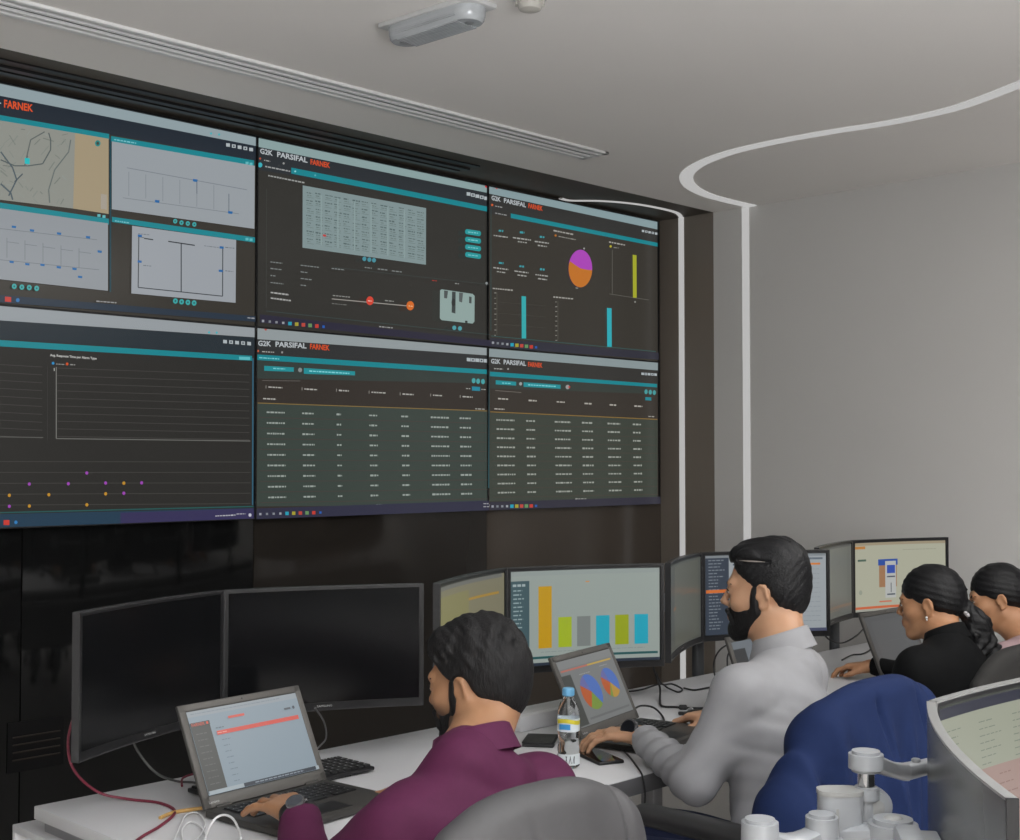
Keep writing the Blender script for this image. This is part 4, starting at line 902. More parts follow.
def fmat(heading, pitch=0., roll=0.):
    """columns: forward, left, up of a head or hand; pitch looks down, roll tips to the right"""
    m = Matrix.Rotation(R(heading), 3, 'Z') @ Matrix.Rotation(R(pitch), 3, 'Y') @ Matrix.Rotation(R(roll), 3, 'X')
    return np.array(m)
def V3(*a): return np.array(a, float)
def head(B, c, F, sc=1., fem=False):
    B.frame(c, F, sc)
    B.el((-.016, 0, .036), (.100, .075, .090), k=.02)
    B.el((-.045, 0, .01), (.064, .066, .075), k=.03)
    jw = .052 if fem else .056
    B.el((.036, 0, -.030), (.056, jw, .082), k=.03)
    B.rc((.0, .050, -.055), (.070, .014, -.100), .017, .016, k=.025).rc((.0, -.050, -.055), (.070, -.014, -.100), .017, .016, k=.025)
    B.el((.076, 0, -.098), (.019, .021, .017), k=.02)
    B.rc((.080, -.034, .027), (.080, .034, .027), .0125, k=.016)
    B.el((.060, .040, -.020), (.023, .018, .018), k=.03).el((.060, -.040, -.020), (.023, .018, .018), k=.03)
    for s in (1, -1): B.el((.100, s * .033, .006), (.016, .019, .0125), k=.012, op='s')
    B.rc((.090, 0, .018), (.1125, 0, -.021), .0062, .0086 if fem else .0094, k=.010)
    for s in (1, -1): B.el((.102, s * .0110, -.0265), (.011, .0066, .0065), k=.006)
    B.el((.090, 0, -.058), (.014, .026, .020), k=.015)
    B.rc((.0985, -.012, -.052), (.0985, .012, -.052), .0058, k=.006).rc((.097, -.011, -.0635), (.097, .011, -.0635), .0068, k=.006)
    B.rc((.106, -.020, -.0575), (.106, .020, -.0575), .0022, k=.004, op='s')
    for s in (1, -1): B.el((.082, s * .031, .006), (.0125, .0125, .0118), k=.004)
    er = np.array(Matrix.Rotation(R(12), 3, 'Y'))
    for s in (1, -1):
        rot = np.array(Matrix.Rotation(R(12), 3, 'Y')) @ np.array(Matrix.Rotation(s * R(-11), 3, 'Z'))
        B.el((-.006, s * .077, -.006), (.0185, .0066, .030), k=.006, rot=rot)
        B.el((-.003, s * .0845, -.002), (.0110, .0050, .019), k=.005, op='s', rot=rot)
        B.rc((-.014, s * .083, .018), (-.020, s * .085, -.012), .0042, k=.004).rc((-.002, s * .080, .021), (-.014, s * .083, .018), .004, k=.004)
        B.el((.000, s * .077, -.032), (.0075, .0055, .009), k=.006); B.el((.010, s * .0755, -.008), (.005, .004, .007), k=.005)
    B.frame(); return B
def neck(B, c, F, sc, base, r=.055):
    B.frame(c, F, sc); a = B.W((-.030, 0, -.055)); b_ = B.W((.012, 0, -.085)); B.frame()
    B.rc(a, base, r, r * 1.12, k=.03); B.rc(b_, np.array(base) + F[:, 0] * .02, r * .62, r * .9, k=.03)
HANDPOSE = dict(bend=(16, 30, 22), spread=1., thumb=0.)
def hand(B, wrist, F, s, sc=1., bends=((14, 28, 20), (18, 32, 22), (22, 34, 24), (26, 34, 24)), spread=1., thumb=((.034, .034, -.012), (.062, .050, -.022), (.088, .052, -.028))):
    """palm down hand; local x along the fingers, z the back of the hand, thumb toward s*y"""
    B.frame(wrist, F, sc)
    B.el((.004, 0, 0), (.030, .026, .018), k=.012)
    ky = (.027, .009, -.009, -.026); kx = (.084, .089, .083, .073)
    for y, x in zip(ky, kx): B.rc((.008, s * y * .62, 0), (x, s * y, .004), .0145, .0105, k=.012)
    B.rc((.015, s * .014, -.008), (.05, s * .03, -.010), .016, .011, k=.012)
    seg = ((.041, .025, .020), (.046, .029, .021), (.042, .027, .020), (.033, .020, .018)); rad = ((.0092, .0084, .0076), (.0095, .0086, .0078), (.009, .0082, .0074), (.008, .0074, .0066)); sp = (7, 1, -5, -12)
    for i in range(4):
        p = V3(kx[i], s * ky[i], .003); a = 0.; yaw = R(sp[i] * spread) * s
        for j in range(3):
            a += R(bends[i][j]); d = V3(math.cos(a) * math.cos(yaw), math.cos(a) * math.sin(yaw), -math.sin(a)); q = p + d * seg[i][j]
            B.rc(p, q, rad[i][j] * (1.06 if j else 1.), rad[i][j] * .93, k=.0035); p = q
    t = [V3(x, s * y, z) for x, y, z in thumb]
    B.rc((.018, s * .018, -.006), t[0], .0155, .0125, k=.01).rc(t[0], t[1], .0118, .0102, k=.005).rc(t[1], t[2], .0102, .0082, k=.004)
    B.frame(); return B
def limb(B, a, b_, c, ra, rb, rc_, k=.03): B.rc(a, b_, ra, rb, k=k).rc(b_, c, rb, rc_, k=k)
def crease(P, c, d, f, w, wf, ph=0., p=5):
    q = P - np.array(c); s = np.sin(q @ np.array(d) * f + 1.2 * np.sin(q @ np.array(w) * wf + ph) + ph); return -(.5 + .5 * s) ** p + .8 * (.5 - .5 * s) ** 12
def bell(P, c, r): return np.exp(-((P - np.array(c)) ** 2).sum(1) / r ** 2)
def wr(P, c, d, f, ph=0.): return np.sin((P - c) @ np.array(d) * f + ph)
def make_person(P, mats, label, shirt_disp=None, h=.0036):
    """P: joints in place; builds the body and its clothing and hair"""
    nb, pel, hc = np.array(P['neck']), np.array(P['pelvis']), np.array(P['head']); F = fmat(P['hd'], P.get('pt', 0), P.get('rl', 0)); sc = P.get('hs', 1.); fem = P.get('fem', False); g = P.get('build', 1.)
    SL, SR, EL, ER, WL, WR = [np.array(P[k]) for k in ('SL', 'SR', 'EL', 'ER', 'WL', 'WR')]
    T = fmat(P['tor']); fw, lf = T[:, 0], T[:, 1]; chest = nb * .62 + pel * .38 + fw * .015; ab = nb * .30 + pel * .70 + fw * .03
    hips = [pel + lf * .09 + fw * .02, pel - lf * .09 + fw * .02]; knees = [pel + lf * (.12) + fw * .43 + V3(0, 0, .02), pel - lf * .12 + fw * .43 + V3(0, 0, .02)]
    ank = [knees[0] + fw * .02 + V3(0, 0, -knees[0][2] + .09), knees[1] + fw * .02 + V3(0, 0, -knees[1][2] + .09)]
    B = Body(); head(B, hc, F, sc, fem); neck(B, hc, F, sc, nb, P.get('nr', .053))
    def torso(B, o, arms=True, k=.05):
        B.el(pel, (.115 + o, .155 * g + o, .12 + o), k=k, rot=T); B.el(ab, (.098 * g + o, .138 * g + o, .15 + o), k=k, rot=T)
        B.el(chest + fw * .0, (.108 * g + o, .158 * g + o, .17 + o), k=k, rot=T)
        m = (SL + SR) / 2; up = nb + V3(0, 0, -.058)
        B.rc(SL * .86 + m * .14, up, .052 + o, .056 + o, k=.05).rc(SR * .86 + m * .14, up, .052 + o, .056 + o, k=.05)
        B.rc(SL * .8 + m * .2 + V3(0, 0, -.06), chest, .06 + o, .09 + o, k=.05).rc(SR * .8 + m * .2 + V3(0, 0, -.06), chest, .06 + o, .09 + o, k=.05)
    torso(B, -.012)
    ar = P.get('ar', 1.)
    limb(B, SL, EL, WL, .048 * ar, .038 * ar, .025 * ar); limb(B, SR, ER, WR, .048 * ar, .038 * ar, .025 * ar)
    for i in (0, 1):
        B.rc(hips[i], knees[i], .075, .055, k=.03).rc(knees[i], ank[i], .052, .036, k=.02); B.rc(ank[i] + V3(0, 0, -.045), ank[i] + fw * .15 + V3(0, 0, -.06), .035, .028, k=.02)
    hand(B, WL, fmat(P['hL'], *P.get('hLp', (8, 0))), -1, P.get('hsz', 1.), **P.get('handL', {})); hand(B, WR, fmat(P['hR'], *P.get('hRp', (8, 0))), 1, P.get('hsz', 1.), **P.get('handR', {}))
    base = V3(pel[0], pel[1], 0)
    def colfn(V):
        q = (V - hc) @ F / sc; C = np.ones((len(V), 3))
        lip = ((q[:, 0] > .085) & (np.abs(q[:, 1]) < .024 - np.abs(q[:, 2] + .0575) * .9) & (np.abs(q[:, 2] + .0575) < .0115)); C[lip] = (.86, .60, .60)
        if P.get('stubble'):
            d = np.clip((-.028 - q[:, 2] + .25 * np.minimum(q[:, 0] - .03, .05)) / .03, 0, 1) * (q[:, 2] > -.135) * (q[:, 0] > -.012) * (~lip) * (np.abs(q[:, 1]) < .085); C *= (1 - d * P['stubble'])[:, None]
        return C
    o = B.build('person', mats['skin'], None, h=h, loc=base, colfn=colfn, keep=300); tag(o, label, 'person')
    # eyes and brows
    W = lambda p: tuple(F @ (np.array(p) * sc) + hc - base)
    for s in (1, -1):
        E = MB(); E.sphere(W((.0836, s * .031, .005)), .0112 * sc, (1, 1, .42)); E.sphere(W((.0918, s * .031, .005)), .0044 * sc, (1, 1, .9), mi=1)
        E.build('eye', [M_eye, M_iris], o)
    for s in (1, -1):
        Bb = Body().frame(hc, F, sc); Bb.rc((.0935, s * .014, .0235), (.0905, s * .034, .0305), .0038, .0035, k=.003).rc((.0905, s * .034, .0305), (.078, s * .050, .026), .0035, .0022, k=.003)
        Bb.build('eyebrow', M_hair, o, h=.0022)
    # lids and lashes read as a thin dark line over each eye
    for s in (1, -1):
        L = Body().frame(hc, F, sc); L.rc((.0945, s * .021, .010), (.0955, s * .031, .0138), .0016, k=.001).rc((.0955, s * .031, .0138), (.089, s * .042, .009), .0016, k=.001)
        L.build('eyelash', M_hair, o, h=.0014)
    # shirt
    S = Body(); torso(S, .006); ex = P.get('sleeve', .99)
    for a, b_, c in ((SL, EL, WL), (SR, ER, WR)):
        e = b_ + (c - b_) * ex; S.rc(a, b_, .058 * ar, .050 * ar, k=.05).rc(b_, e, .050 * ar, .0365 * ar, k=.03)
        if P.get('cuff'): S.rc(e - (c - b_) * .16, e, .039 * ar, .0375 * ar, k=.006)
        dn = (c - b_) / np.linalg.norm(c - b_); S.frame(); S.p.append((lambda Q, e=e, dn=dn: np.maximum(-((Q - e) @ dn), np.sqrt(((Q - e) ** 2).sum(1)) - .09), e - .09, e + .09, .004, 's'))
    na_ = (hc + F @ V3(-.03, 0, -.055) * sc) - nb; na_ /= np.linalg.norm(na_); S.rc(nb - na_ * .06, nb - na_ * .002, .074, .056, k=.02); cc_ = nb + na_ * P.get('ncut', .010); S.p.append((lambda Q: np.maximum(-((Q - cc_) @ na_), np.sqrt(((Q - cc_) ** 2).sum(1)) - .085), cc_ - .09, cc_ + .09, .006, 's'))
    S.half(pel + V3(0, 0, -.085), (0, 0, -1))
    S.build(P.get('top', 'shirt'), mats['shirt'], o, h=.006, disp=shirt_disp, amp=.014, keep=200)
    if mats.get('trousers'):
        Tn = Body(); Tn.el(pel, (.127, .165 * g, .125), k=.05, rot=T)
        for i in (0, 1): Tn.rc(hips[i], knees[i], .092, .075, k=.04).rc(knees[i], ank[i] + V3(0, 0, .0), .070, .062, k=.03)
        Tn.half(pel + V3(0, 0, .09), (0, 0, 1)); Tn.half((0, 0, .05), (0, 0, -1))
        Tn.build('trousers', mats['trousers'], o, h=.008, disp=lambda Q: .004 * wr(Q, pel, (.5, .4, .9), 70), amp=.006)
    for i in (0, 1):
        Sh = Body(); a = ank[i]; Sh.rc(a + V3(0, 0, -.045), a + fw * .15 + V3(0, 0, -.058), .042, .034, k=.02); Sh.half((0, 0, .002), (0, 0, -1)); Sh.build('shoe', M_black, o, h=.007)
    return o, dict(F=F, hc=hc, sc=sc, base=base, T=T, fw=fw, lf=lf, nb=nb)
def collar(o, D, m, r=(.062, .058), hgt=(.030, .042), tilt=16, off=(0, 0, 0), name='collar', gap=28, flare=.006):
    """a folded shirt collar standing round the neck, open in front"""
    b = MB(); n = 44; nb = D['nb'] + np.array(off); Tm = D['T'] @ np.array(Matrix.Rotation(R(tilt), 3, 'Y')); rows = []
    for i in range(n + 1):
        th = R(gap + (360 - 2 * gap) * i / n); bk = (1 - math.cos(th)) / 2; hh = hgt[0] + (hgt[1] - hgt[0]) * bk; dr = .010 * (1 - bk)
        prof = [(.004, -.010), (-.004, hh * .5), (-.006, hh), (-.002, hh + .004), (.004, hh + .001), (.009, hh * .5), (.010 + flare + dr * .6, -.004 - dr)]
        rows.append([nb + Tm @ V3((r[0] + q) * math.cos(th), (r[1] + q) * math.sin(th), z) - D['base'] for q, z in prof])
    k = len(rows[0]); vs = [p for r_ in rows for p in r_]; fs = [[i * k + j, (i + 1) * k + j, (i + 1) * k + j + 1, i * k + j + 1] for i in range(n) for j in range(k - 1)]
    fs += [[j for j in range(k)], [n * k + j for j in range(k)][::-1]]
    b.add(vs, fs); return b.build(name, m, o, angle=60)
def strands(D, amp, f1, f2, axis=2):
    F, hc, sc = D['F'], D['hc'], D['sc']
    def d(Q):
        q = (Q - hc) @ F / sc; a = np.arctan2(q[:, 1], q[:, 0] + .02); rr = q[:, 2]
        return amp * (.6 * np.sin(a * f1 + 22 * rr + 2 * np.sin(rr * 55)) + .4 * np.sin(a * f1 * 2.3 - rr * f2 + 3 * np.sin(a * 5)))
    return d
def wavy(D, amp):
    F, hc, sc = D['F'], D['hc'], D['sc']
    def d(Q):
        q = (Q - hc) @ F / sc; x, y, z = q.T; t = np.clip((z - .01) / .06, 0.25, 1)
        return amp * t * (np.sin(x * 95 + 3.2 * np.sin(y * 60 + z * 30)) * .6 + np.sin(z * 120 + y * 70 + 2.5 * np.sin(x * 70)) * .45 + .3 * np.sin(x * 260 + y * 190 - z * 150))
    return d

# ---- the man in the purple shirt
M_skinA = skin_mat('warm_skin', (.34, .178, .097)); M_skinB = skin_mat('light_warm_skin', (.45, .255, .155)); M_skinC = skin_mat('brown_skin', (.42, .215, .115))
M_purple = mat('purple_cotton', (.080, .0125, .047), rough=.75, var=.10, scale=90, bump=.15, bscale=900, spec=.3)
M_white = mat('white_cotton', (.285, .285, .298), rough=.8, var=.03, scale=60, bump=.12, bscale=900)
M_navy = mat('navy_trousers', (.018, .026, .075), rough=.75, var=.1, scale=60, bump=.15, bscale=900)
M_charc = mat('dark_trousers', (.03, .03, .034), rough=.8)
M_blkc = mat('black_cloth', (.0030, .0033, .0038), rough=.85, var=.2, spec=.25, scale=50, bump=.1, bscale=700)
M_pink = mat('pink_cloth', (.36, .25, .26), rough=.8, var=.06, scale=80, bump=.2, bscale=400)
PA = dict(neck=(1.595, 1.66, .985), pelvis=(1.46, 1.56, .53), head=(1.688, 1.752, 1.086), hd=107, pt=11, tor=84, hs=.89, SL=(1.405, 1.645, .888), SR=(1.765, 1.665, .895), EL=(1.395, 1.87, .725), ER=(1.99, 1.87, .765), WL=(1.508, 2.055, .822), WR=(1.935, 2.13, .782), hL=78, hR=108, hsz=1.1, hLp=(0, -8), hRp=(6, 0), cuff=True, sleeve=.97, nr=.050, stubble=.62, build=1.08,
          handL=dict(bends=((14, 26, 16), (10, 24, 16), (6, 22, 16), (2, 18, 14)), spread=1.9))
def dA(Q):
    c = np.array(PA['neck']); return .006 * crease(Q, c, (.35, .1, .93), 34, (.8, .5, -.3), 9, .6) + .006 * crease(Q, c, (-.75, .1, .65), 42, (.5, .3, .8), 11, 2) * bell(Q, (1.75, 1.62, .82), .16) + .005 * crease(Q, c, (.8, -.1, .6), 48, (.2, .3, -.9), 12, 1) * bell(Q, (1.42, 1.7, .82), .15) + .0015 * wr(Q, c, (.2, .3, .93), 62, 0) * wr(Q, c, (.9, -.3, .2), 16) + .003 * wr(Q, c, (-.7, .2, .7), 48, 1) * wr(Q, c, (.3, .8, .4), 13, 2)
oA, D = make_person(PA, dict(skin=M_skinA, shirt=M_purple, trousers=M_charc), 'bearded person in a purple shirt typing on the nearest laptop, back to us', dA)
collar(oA, D, M_purple, r=(.067, .065), hgt=(.028, .040), tilt=16, off=(.008, .008, .002))
H = Body().frame(D['hc'], D['F'], D['sc'])
H.el((-.018, 0, .042), (.109, .084, .096), k=.02).el((-.052, 0, .0), (.066, .075, .084), k=.03).el((.040, 0, .098), (.045, .056, .030), k=.03).el((-.03, 0, .08), (.072, .068, .058), k=.03)
H.wedge((.064, 0, 0), (1, 0, -.15), (.07, 0, .086), (-.25, 0, -1), k=.012)                  # the face
H.wedge((.016, 0, 0), (1, 0, .2), (.016, 0, .016), (.75, 0, -1), k=.008)                      # in front of the ears
H.wedge((-.036, 0, -.02), (1, 0, -.45), (0, 0, -.012), (0, 0, -1), k=.008)                    # behind the ears to the nape
for s in (1, -1): H.el((-.006, s * .088, -.010), (.026, .026, .036), k=.006, op='s')
H.rc((-.05, 0, -.03), (-.056, 0, -.080), .050, .034, k=.02); H.half((-.058, 0, -.088), (-.55, 0, -1), k=.012)
H.rc((-.030, 0, -.055), (-.03, 0, -.15), .048, .048, k=.002, op='s')
H.build('hair', M_hair, oA, h=.0036, disp=wavy(D, .0042), amp=.009, keep=100)
def full_beard(o, D, g, m, side=.0, cheek=-.036, fade=.0):
    B = Body().frame(D['hc'], D['F'], D['sc']); jw = .056
    B.el((.036, 0, -.030), (.056 + g, jw + g, .082 + g), k=.03)
    for s in (1, -1): B.rc((.0, s * .050, -.055), (.070, s * .014, -.100), .017 + g, .016 + g * 1.5, k=.025)
    B.el((.077, 0, -.100), (.020 + g * 1.3, .022 + g * 1.3, .018 + g * 1.8), k=.02)
    B.half((.05, 0, cheek), (-.12, 0, 1), k=.010); B.half((.010, 0, -.06), (-1, 0, -.55), k=.008); B.half((.05, 0, -.112 - g * 2), (-.35, 0, -1), k=.015)
    B.el((.104, 0, -.0575), (.020, .021, .0095), k=.006, op='s')
    for s in (1, -1): B.rc((.012, s * .0665, .012), (.016, s * .0620, -.045), .0095 + side, .0125 + side, k=.012)
    for s in (1, -1): B.el((.012, s * .0640, -.018), (.018, .0095 + side, .034), k=.010)
    B.rc((.101, -.018, -.0445), (.101, .018, -.0445), .0042 + g * .3, k=.004)
    for s in (1, -1): B.rc((.099, s * .020, -.046), (.088, s * .030, -.075), .0045 + g * .3, .007, k=.006)
    return B.build('beard', m, o, h=.003, disp=wavy(D, .0010), amp=.003, keep=60)
def watch(o, D, wrist, elbow, m, back=.028, r=.031, face=.021, tiltv=None, mdial=None, lean=0.):
    wv, ev = Vector(wrist), Vector(elbow); d = (wv - ev).normalized(); c = wv - d * back - Vector(D['base']); side = d.cross(Vector((0, 0, 1))).normalized(); up = side.cross(d).normalized()
    b = MB(); n = 30; vs = []; fs = []
    for i in range(n):
        a = 2 * math.pi * i / n; q = side * math.cos(a) * r * 1.08 + up * math.sin(a) * r * .92
        for dr, dz in ((0, -.010), (.0035, -.009), (.0035, .009), (0, .010)): vs.append(c + q * (1 + dr / r) + d * dz)
    for i in range(n):
        for j in range(4): fs.append([i * 4 + j, ((i + 1) % n) * 4 + j, ((i + 1) % n) * 4 + (j + 1) % 4, i * 4 + (j + 1) % 4])
    b.add(vs, fs); w_ = b.build('wristwatch', m, o, angle=50)
    tv = Vector(tiltv) if tiltv else up; nrm = (tv - d * tv.dot(d)).normalized(); nrm = (nrm - d * lean).normalized(); p = c + (nrm * r * .98)
    b = MB(); b.cyl(p - nrm * .004, p + nrm * .0075, face, face * .94, n=32, bev=.002); b.cyl(p + d.cross(nrm) * face, p + d.cross(nrm) * (face + .004), .003, n=10); b.build('case', mat('watch_case', (.22, .22, .23), rough=.25, metal=.7), w_)
    b = MB(); b.cyl(p + nrm * .0075, p + nrm * .0083, face * .78, n=32); b.build('dial', mdial or mat('watch_glass', (.012, .013, .016), rough=.08), w_)
    return w_
full_beard(oA, D, .0035, M_hair, .002, -.016)
watch(oA, D, (1.508, 2.055, .822), PA['EL'], mat('watch_strap', (.02, .02, .022), rough=.5), back=.004, r=.0325, face=.019, tiltv=(-.45, -.2, .9), mdial=mat('steel_dial', (.10, .11, .13), rough=.15, metal=.6))

# ---- the man in the white shirt
PB = dict(neck=(2.70, 1.735, 1.045), pelvis=(2.575, 1.63, .54), head=(2.734, 1.812, 1.178), hd=114, pt=4, tor=104, hs=.93, SL=(2.495, 1.725, .965), SR=(2.875, 1.80, .965), EL=(2.415, 1.79, .775), ER=(3.06, 1.98, .79), WL=(2.580, 2.085, .808), WR=(2.99, 2.135, .790), hL=110, hR=97, hLp=(4, -6), hRp=(6, 0), cuff=True, sleeve=.90, build=1.04, ar=1.0,
          handL=dict(bends=((12, 22, 16), (12, 24, 16), (14, 26, 18), (14, 24, 18)), spread=1.4), handR=dict(bends=((18, 40, 26), (20, 44, 30), (24, 46, 30), (28, 44, 30))))
def dB(Q):
    c = np.array(PB['neck']); el_ = np.array(PB['EL']); d2 = np.exp(-((Q - el_) ** 2).sum(1) / .02)
    sd = np.exp(-((Q - np.array((2.60, 1.66, .78))) ** 2).sum(1) / .02)
    fa = (el_ + np.array(PB['WL'])) / 2
    return (.006 * crease(Q, c, (.3, .2, .93), 36, (.9, .3, -.2), 9, .4) * bell(Q, (2.62, 1.62, .82), .24) + .0075 * crease(Q, el_, (.42, .80, .45), 105, (.5, -.4, .7), 26, .8, 3) * bell(Q, el_ + .35 * (np.array(PB['WL']) - el_), .15)
            + .009 * crease(Q, c, (.30, .05, .95), 62, (.8, .5, -.2), 10, 1.7, 4) * bell(Q, (2.56, 1.60, .76), .15) + .005 * crease(Q, c, (-.6, -.2, .75), 50, (.6, .7, .2), 12, 2.2) * bell(Q, (2.52, 1.72, .93), .12) + .005 * crease(Q, c, (.75, -.3, .55), 46, (.2, .2, .9), 10, 0) * bell(Q, (2.72, 1.66, .95), .13))
oB, D = make_person(PB, dict(skin=M_skinB, shirt=M_white, trousers=M_navy), 'bearded person in a white shirt and navy trousers at the two pie charts laptop', dB)
collar(oB, D, M_white, r=(.065, .063), hgt=(.026, .042), tilt=12, off=(.006, .008, .004))
H = Body().frame(D['hc'], D['F'], D['sc'])
H.el((-.018, 0, .042), (.106, .080, .094), k=.02).el((-.053, 0, -.005), (.062, .071, .080), k=.03).el((.020, 0, .098), (.066, .060, .036), k=.03).el((-.045, 0, .078), (.066, .066, .060), k=.03)
H.wedge((.064, 0, 0), (1, 0, -.1), (.07, 0, .082), (-.2, 0, -1), k=.010)
H.wedge((.022, 0, 0), (1, 0, .2), (.022, 0, .022), (.85, 0, -1), k=.006)
H.wedge((-.034, 0, -.02), (1, 0, -.35), (0, 0, -.014), (0, 0, -1), k=.008)
for s in (1, -1): H.el((-.006, s * .088, -.010), (.024, .024, .034), k=.006, op='s')
H.half((-.058, 0, -.078), (-.4, 0, -1), k=.010); H.rc((-.030, 0, -.055), (-.03, 0, -.15), .050, .050, k=.002, op='s')
F_, hc_ = D['F'], D['hc']
def dHB(Q):
    q = (Q - hc_) @ F_; x, y, z = q.T; t = np.clip((z - .075) / .02, 0, 1)
    return t * .0032 * (np.sin(y * 150 + 2.5 * np.sin(x * 40) + z * 60) * .7 + .5 * np.sin(y * 260 + x * 80)) + (1 - t) * .0008 * np.sin(x * 300 + z * 260) + .006 * np.exp(-((z - .078 - .08 * (x - .0)) / .0045) ** 2) * (y > .02) * (x > -.03) * (x < .055)
H.build('hair', M_hair2, oB, h=.0034, disp=dHB, amp=.008, keep=100)
b = MB(); W = lambda p: tuple(F_ @ np.array(p) + hc_ - D['base'])
pts = []
for i in range(9):
    x = -.018 + .066 * i / 8; z = .079 + .08 * x; y = .081 * math.sqrt(max(0, 1 - ((x + .018) / .108) ** 2 - ((z - .044) / .094) ** 2)); pts.append(W((x, y + .0005, z)))
b.tube(pts, lambda t: .0017 * math.sin(math.pi * min(max(t, .08), .92)) + .0004, n=6, sub=2); b.build('hair_parting', mat('pale_scalp', (.24, .21, .19), rough=.6), oB)
full_beard(oB, D, .0055, M_hair, .001)
watch(oB, D, (2.585, 2.095, .810), PB['EL'], mat('watch_strap', (.02, .02, .022), rough=.5), back=-.010, r=.032, face=.026, tiltv=(-.85, .2, .50), lean=.45)

# ---- the woman in black
PC = dict(neck=(3.80, 1.86, .950), pelvis=(3.72, 1.76, .53), head=(3.835, 1.935, 1.055), hd=107, pt=9, tor=82, hs=.89, fem=True, nr=.046, build=.92, ar=.85, SL=(3.645, 1.885, .882), SR=(3.985, 1.85, .882), EL=(3.75, 2.0, .72), ER=(4.10, 2.04, .765), WL=(4.06, 2.13, .80), WR=(4.05, 2.26, .80), hL=60, hR=95, hsz=.9, top='blouse')
oC, D = make_person(PC, dict(skin=M_skinC, shirt=M_blkc, trousers=M_charc), 'person in black with a long black ponytail and a small earring', lambda Q: .003 * wr(Q, np.array(PC['neck']), (.3, .2, .9), 50) * wr(Q, np.array(PC['neck']), (.9, .2, .1), 17), h=.0042)
collar(oC, D, M_blkc, r=(.058, .056), hgt=(.022, .040), tilt=14, off=(.002, .004, .004), gap=20)
def tied_hair(o, D, tail, name='hair', lift=0.):
    H = Body().frame(D['hc'], D['F'], D['sc'])
    H.el((-.018, 0, .040), (.107, .083, .097), k=.02).el((-.055, 0, .006), (.068, .073, .076), k=.03)
    H.wedge((.068, 0, 0), (1, 0, -.35), (0, 0, .086), (-.5, 0, -1), k=.010); H.wedge((.020, 0, 0), (1, 0, -.9), (0, 0, .035), (-.2, 0, -1), k=.010)
    H.wedge((-.022, 0, 0), (1, 0, .9), (0, 0, .000), (0, 0, -1), k=.010)
    for s in (1, -1): H.el((-.004, s * .090, -.014), (.022, .024, .034), k=.006, op='s')
    H.half((-.08, 0, -.055), (.5, 0, -1), k=.015)
    for a, b_, ra, rb in tail: H.rc(a, b_, ra, rb, k=.018)
    F, hc = D['F'], D['hc']
    def d(Q):
        q = (Q - hc) @ F; x, y, z = q.T; return .0011 * np.sin((z - .4 * x) * 300 + 3 * np.sin(y * 30)) + .0006 * np.sin(y * 240 + x * 120) + np.where(x < -.12, .0045 * np.sin(y * 160 + z * 50 + 3 * np.sin(z * 40)), 0)
    return H.build(name, M_hair2, o, h=.0036, disp=d, amp=.007, keep=100)
tied_hair(oC, D, [((-.105, -.003, -.025), (-.128, -.006, -.050), .028, .024), ((-.128, -.006, -.050), (-.142, -.012, -.095), .028, .042), ((-.142, -.012, -.095), (-.140, -.016, -.145), .044, .040), ((-.140, -.016, -.145), (-.165, -.025, -.205), .038, .022), ((-.155, -.03, -.13), (-.195, -.035, -.175), .026, .011), ((-.13, .02, -.13), (-.135, .02, -.19), .028, .014)])
b = MB(); W = lambda p: tuple(D['F'] @ (np.array(p) * D['sc']) + D['hc'] - D['base'])
b.tube([W((-.121 + .024 * math.sin(a) * .5, -.006 + .029 * math.cos(a), -.047 + .020 * math.sin(a))) for a in [2 * math.pi * i / 16 for i in range(17)]], .0075, n=8, sub=2); b.build('hair_tie', mat('pale_hair_tie', (.42, .41, .42), rough=.5), oC)
b = MB(); b.sphere(W((.004, .084, -.042)), .0042); b.sphere(W((.004, .084, -.050)), .003); b.build('earring', mat('pearl', (.6, .6, .58), rough=.2), oC)

# ---- the woman in pink at the right edge
PD = dict(neck=(4.49, 1.90, .88), pelvis=(4.45, 1.78, .53), head=(4.485, 2.01, 1.015), hd=122, pt=12, tor=95, hs=.91, fem=True, nr=.046, build=.92, ar=.85, SL=(4.31, 1.90, .825), SR=(4.65, 1.89, .825), EL=(4.26, 2.05, .745), ER=(4.76, 2.06, .75), WL=(4.42, 2.26, .80), WR=(4.66, 2.27, .80), hL=80, hR=98, hsz=.9, top='blouse')
oD, D = make_person(PD, dict(skin=M_skinC, shirt=M_pink, trousers=M_charc), 'person with black hair in a pale pink top at the right edge, bowed forward', lambda Q: .003 * wr(Q, np.array(PD['neck']), (.3, .2, .9), 60), h=.0042)
tied_hair(oD, D, [((-.11, 0, -.030), (-.13, -.01, -.08), .034, .036), ((-.13, -.01, -.08), (-.135, -.02, -.16), .036, .024)])
